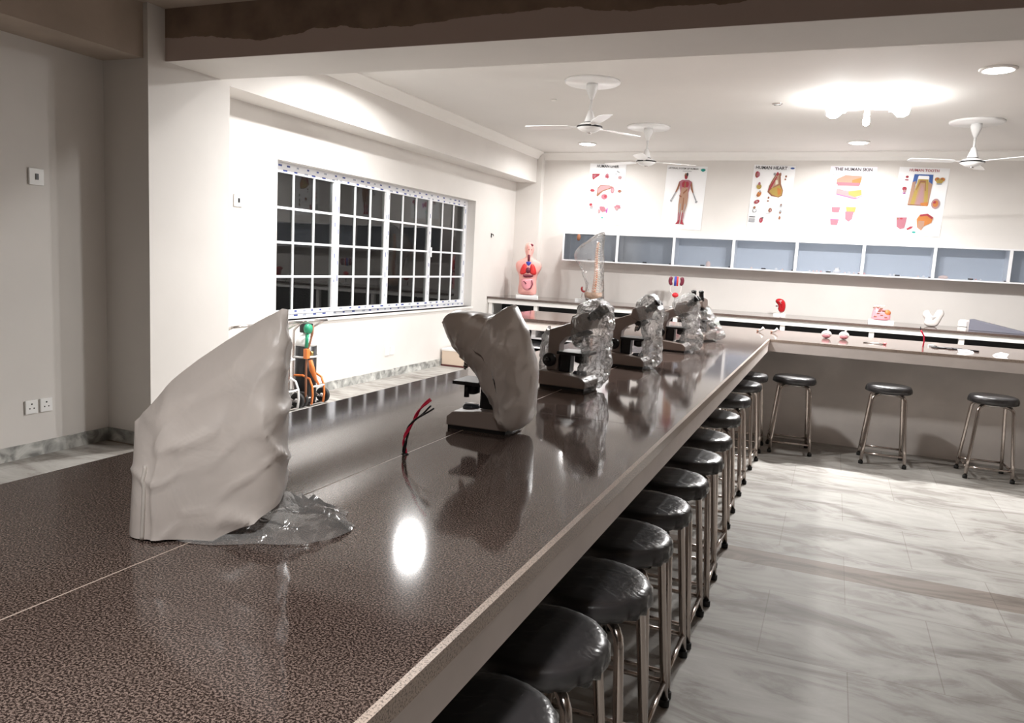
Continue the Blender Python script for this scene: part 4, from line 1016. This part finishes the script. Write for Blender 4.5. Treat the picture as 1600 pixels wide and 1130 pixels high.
o = bagobj('clear_bag', 'tall clear plastic bag over the vertebral column, corner puffed to the left', (-2.66, 3.86, BZ), 'clear_film_thin',
           [dict(poly=[(.02, .97), (.11, 1.0), (.115, .80), (.12, .50), (.16, .10), (.15, .01), (-.12, .01), (-.14, .10), (-.12, .28), (-.20, .45), (-.32, .60), (-.30, .72), (-.20, .83), (-.06, .92)], T=.09, core=[(.0, .85), (-.02, .55), (.0, .15)], rings=7, n=72, wr=.02, wsc=7, jit=.003, smooth=False)])

t = thing('kidney_pair_model', 'pair of dark kidneys on blue and red vessels above a red bladder', 'anatomical model', (-1.575, 4.15, BZ))
MB().lathe([(.07, 0), (.07, .015), (.01, .02)], n=24).build('base', 'white_gloss', t)
MB().tube([(0, 0, .02), (0, 0, .14)], .006, 8).build('rod', 'steel', t)
for s in (-1, 1):
    MB().inflate([(s * .045, .32), (s * .07, .30), (s * .10, .32), (s * .112, .37), (s * .10, .42), (s * .07, .43), (s * .045, .41), (s * .06, .37)], .035, [(s * .08, .34), (s * .08, .40)], n=34).build('kidney', 'organ_dark', t)
    MB().tube([(s * .055, 0, .36), (s * .075, 0, .28), (s * .07, 0, .22), (s * .03, 0, .18)], .006, 8).build('ureter', 'organ_white', t)
MB().tube([(-.014, 0, .30), (-.014, 0, .43)], .016, 12).build('vena_cava', 'vein_blue', t)
MB().tube([(.016, 0, .30), (.016, 0, .43)], .012, 12).build('aorta', 'muscle_red', t)
MB().ball((0, 0, .175), .045, .035, .035).build('bladder', 'red_plastic', t)

t = thing('kidney_model', 'single glossy dark red kidney on a white base', 'anatomical model', (-.19, 4.2, BZ))
MB().box(-.075, .075, -.05, .05, 0, .02).build('base', 'white_gloss', t)
MB().tube([(.01, 0, .02), (.01, 0, .05)], .007, 8).build('rod', 'steel', t)
MB().inflate([(.03, .03), (.06, .06), (.07, .12), (.055, .185), (.02, .215), (-.03, .222), (-.065, .205), (-.07, .17), (-.04, .145), (-.025, .12), (-.03, .08), (-.005, .04)], .045, [(.02, .07), (.025, .12), (0, .175), (-.03, .185)], n=48).build('kidney', 'kidney_red', t)
MB().ball((-.045, 0, .118), .016, .012, .010).build('ureter_stub', 'organ_dark', t)

t = thing('jaw_model', 'pink jaw section model with teeth on a white block', 'anatomical model', (1.02, 4.1, BZ))
MB().box(-.145, .145, -.09, .09, 0, .035).build('base', 'white_gloss', t)
MB().inflate([(-.11, .035), (-.11, .11), (-.09, .19), (-.03, .20), (.02, .175), (.08, .17), (.105, .12), (.11, .035)], .06, [(-.05, .10), (.05, .10)], n=50, pw=.3).build('gum', 'organ_pink', t)
MB().ball((.06, -.03, .13), .045, .035, .04).build('cheek', 'bone_orange', t)
mb = MB()
for k in range(6): mb.ball((-.09 + k * .022, -.02, .205 + (.004 if k % 2 else 0)), .010, .013, .014, n=8, m=6)
mb.build('teeth', 'bone', t)
mb = MB()
for p in [(-.09, .185), (-.05, .19), (-.01, .18), (-.02, .165), (.02, .155), (-.04, .12), (.0, .10), (-.07, .08), (.05, .075), (-.03, .15)]: mb.box(p[0] - .016, p[0] + .016, -.068, -.05, p[1] - .005, p[1] + .006)
mb.build('root_sections', 'ink_brown', t)

o = MB().inflate([(-.05, 0), (-.09, .03), (-.08, .09), (-.115, .13), (-.10, .19), (-.05, .20), (-.02, .15), (.0, .12), (.02, .16), (.04, .21), (.10, .215), (.125, .16), (.10, .11), (.08, .05), (.05, .0)], .035, [(-.05, .15), (0, .08), (.06, .15)], n=60).build('pelvis_bone_model', 'organ_white', None, (1.59, 4.1, BZ))
tag(o, 'pale butterfly-shaped pelvis bone model upright on the back bench', 'anatomical model')
t = thing('boxed_instrument', 'grey wedge-shaped case with a white end on the back bench right', 'case', (1.98, 4.0, BZ), -.25)
MB().prism([(0, 0), (.62, 0), (.62, .012), (.03, .13), (0, .13)], 'y', -.08, .08).build('body', 'slab_grey', t, bevel=.004)
MB().rbox(-.12, .0, -.06, .06, 0, .115, .03).build('white_end', 'organ_white', t)
MB().box(-.123, -.02, -.064, -.0605, .03, .036).build('dark_line', 'black_plastic', t)

# small things on the cross bench
def small(name, mb, matn, loc, label, cat, rotz=0, group=None):
    o = mb.build(name, matn, None, loc, rotz=rotz); tag(o, label, cat, group); return o
for x, y, lab in ((.42, .60, 'pink and white eyeball-like model on the cross bench, left of two'), (.56, .62, 'pink and white eyeball-like model on the cross bench, right of two')):
    t = thing('small_organ_model', lab, 'anatomical model', (x, y, CT), 0, 'small pink models on the cross bench')
    MB().ball((0, 0, .034), .042, .04, .034).build('body', 'organ_white', t)
    MB().ball((0, -.014, .024), .034, .032, .022).build('pink_front', 'organ_pink', t)
    MB().tube([(.01, 0, .06), (.012, 0, .085)], .008, 8).build('stub', 'organ_white', t)
for x, lab in ((-.13, 'small white bone piece on the bench near the corner, left of two'), (-.01, 'small white bone piece on the bench near the corner, right of two')):
    t = thing('bone_piece', lab, 'bone piece', (x, .72, CT), 0, 'white bone pieces on the cross bench')
    MB().tube([(-.02, 0, .012), (.0, 0, .02), (.02, 0, .04)], [.010, .009, .014], 10).build('shaft', 'organ_white', t)
    MB().ball((-.03, -.005, .008), .011, .009, .008, n=8, m=6).build('dark_end', 'ink_brown', t)
small('pink_glove', MB().inflate([(-.09, 0), (-.08, .03), (-.03, .045), (.03, .035), (.08, .02), (.10, .0)], .04, [(-.04, .015), (.04, .015)], n=36, wr=.006, wsc=30), 'ink_red', (-.55, .62, CT), 'crumpled magenta-pink rag on the bench behind the farthest microscope', 'rag')
small('white_plastic_scrap', MB().inflate([(-.05, 0), (-.05, .04), (0, .07), (.05, .045), (.05, 0)], .05, [(0, .02), (0, .03)], n=32, jit=.004, smooth=False), 'organ_white', (-.70, .35, CT), 'white crumpled plastic scrap beside the farthest microscope', 'plastic scrap')
t = thing('forceps', 'forceps with dark red tip lying on the cross bench between two stools', 'forceps', (.80, .42, CT), -.3)
for s in (-1, 1): MB().tube([(-.09, s * .012, .004), (0, s * .010, .006), (.07, 0, .004)], .0035, 6).build('arm', 'steel' if s < 0 else 'black_plastic', t)
MB().ball((.075, 0, .008), .014, .010, .008, n=8, m=6).build('tip', 'red_plastic', t)
t = thing('red_cable', 'dark red wire standing up from the cross bench at the right', 'cable', (1.16, .50, CT))
MB().tube([(0, 0, 0), (.003, 0, .05), (-.002, 0, .09), (-.02, 0, .12), (-.03, 0, .135)], .006, 8).build('insulation', 'red_wire', t)
MB().tube([(-.03, 0, .135), (-.035, 0, .165)], .003, 6).build('bare_end', 'black_plastic', t)
for i, (x, y, rz, lab) in enumerate([(1.36, .52, .1, 'black scissors lying crossed on the bench at right, left of two'), (1.47, .47, -.35, 'black scissors lying on the bench at right, right of two')]):
    t = thing('scissors', lab, 'scissors', (x, y, CT), rz, 'black scissors on the cross bench')
    for s in (-1, 1):
        MB().tube([(-.09, s * .022, .005), (-.01, 0, .006), (.085, -s * .010, .006)], .006, 6).build('blade', 'black_plastic', t)
        MB().tube([(-.115 + .02 * math.cos(a), s * .028 + .015 * math.sin(a), .006) for a in [k * PI / 5 for k in range(10)]], .0045, 6, closed=True).build('finger_ring', 'black_plastic', t)
t = thing('paper_scrap', 'small white folded paper scrap on the bench before the scissors', 'paper', (1.44, .30, CT), .3)
MB().add([(-.06, -.02, .002), (.05, -.03, .002), (.06, .02, .012), (-.05, .03, .018), (0, .0, .022)], [(0, 1, 4), (1, 2, 4), (2, 3, 4), (3, 0, 4)], 0).add([(-.03, -.024, .001), (.03, -.028, .001), (.03, -.022, .004), (-.03, -.018, .004)], [(0, 1, 2, 3)], 1).build('sheet', ['paper', 'ink_black'], t)
t = thing('paper_scrap', 'small white crumpled paper at the right edge of the cross bench', 'paper', (1.66, .22, CT), -.4)
MB().add([(-.05, -.02, .002), (.05, -.03, .002), (.05, .02, .02), (-.04, .03, .012), (0, .0, .03)], [(0, 1, 4), (1, 2, 4), (2, 3, 4), (3, 0, 4)], 0).add([(-.03, -.025, .001), (.03, -.029, .001), (.03, -.023, .004), (-.03, -.019, .004)], [(0, 1, 2, 3)], 1).build('sheet', ['paper', 'ink_black'], t)
t = thing('clip', 'tiny white clip with dark end beside the red wire', 'clip', (1.24, .62, CT), .1)
MB().box(-.03, .01, -.01, .01, 0, .014).build('body', 'paper', t); MB().box(.01, .035, -.008, .008, 0, .010).build('end', 'black_plastic', t)
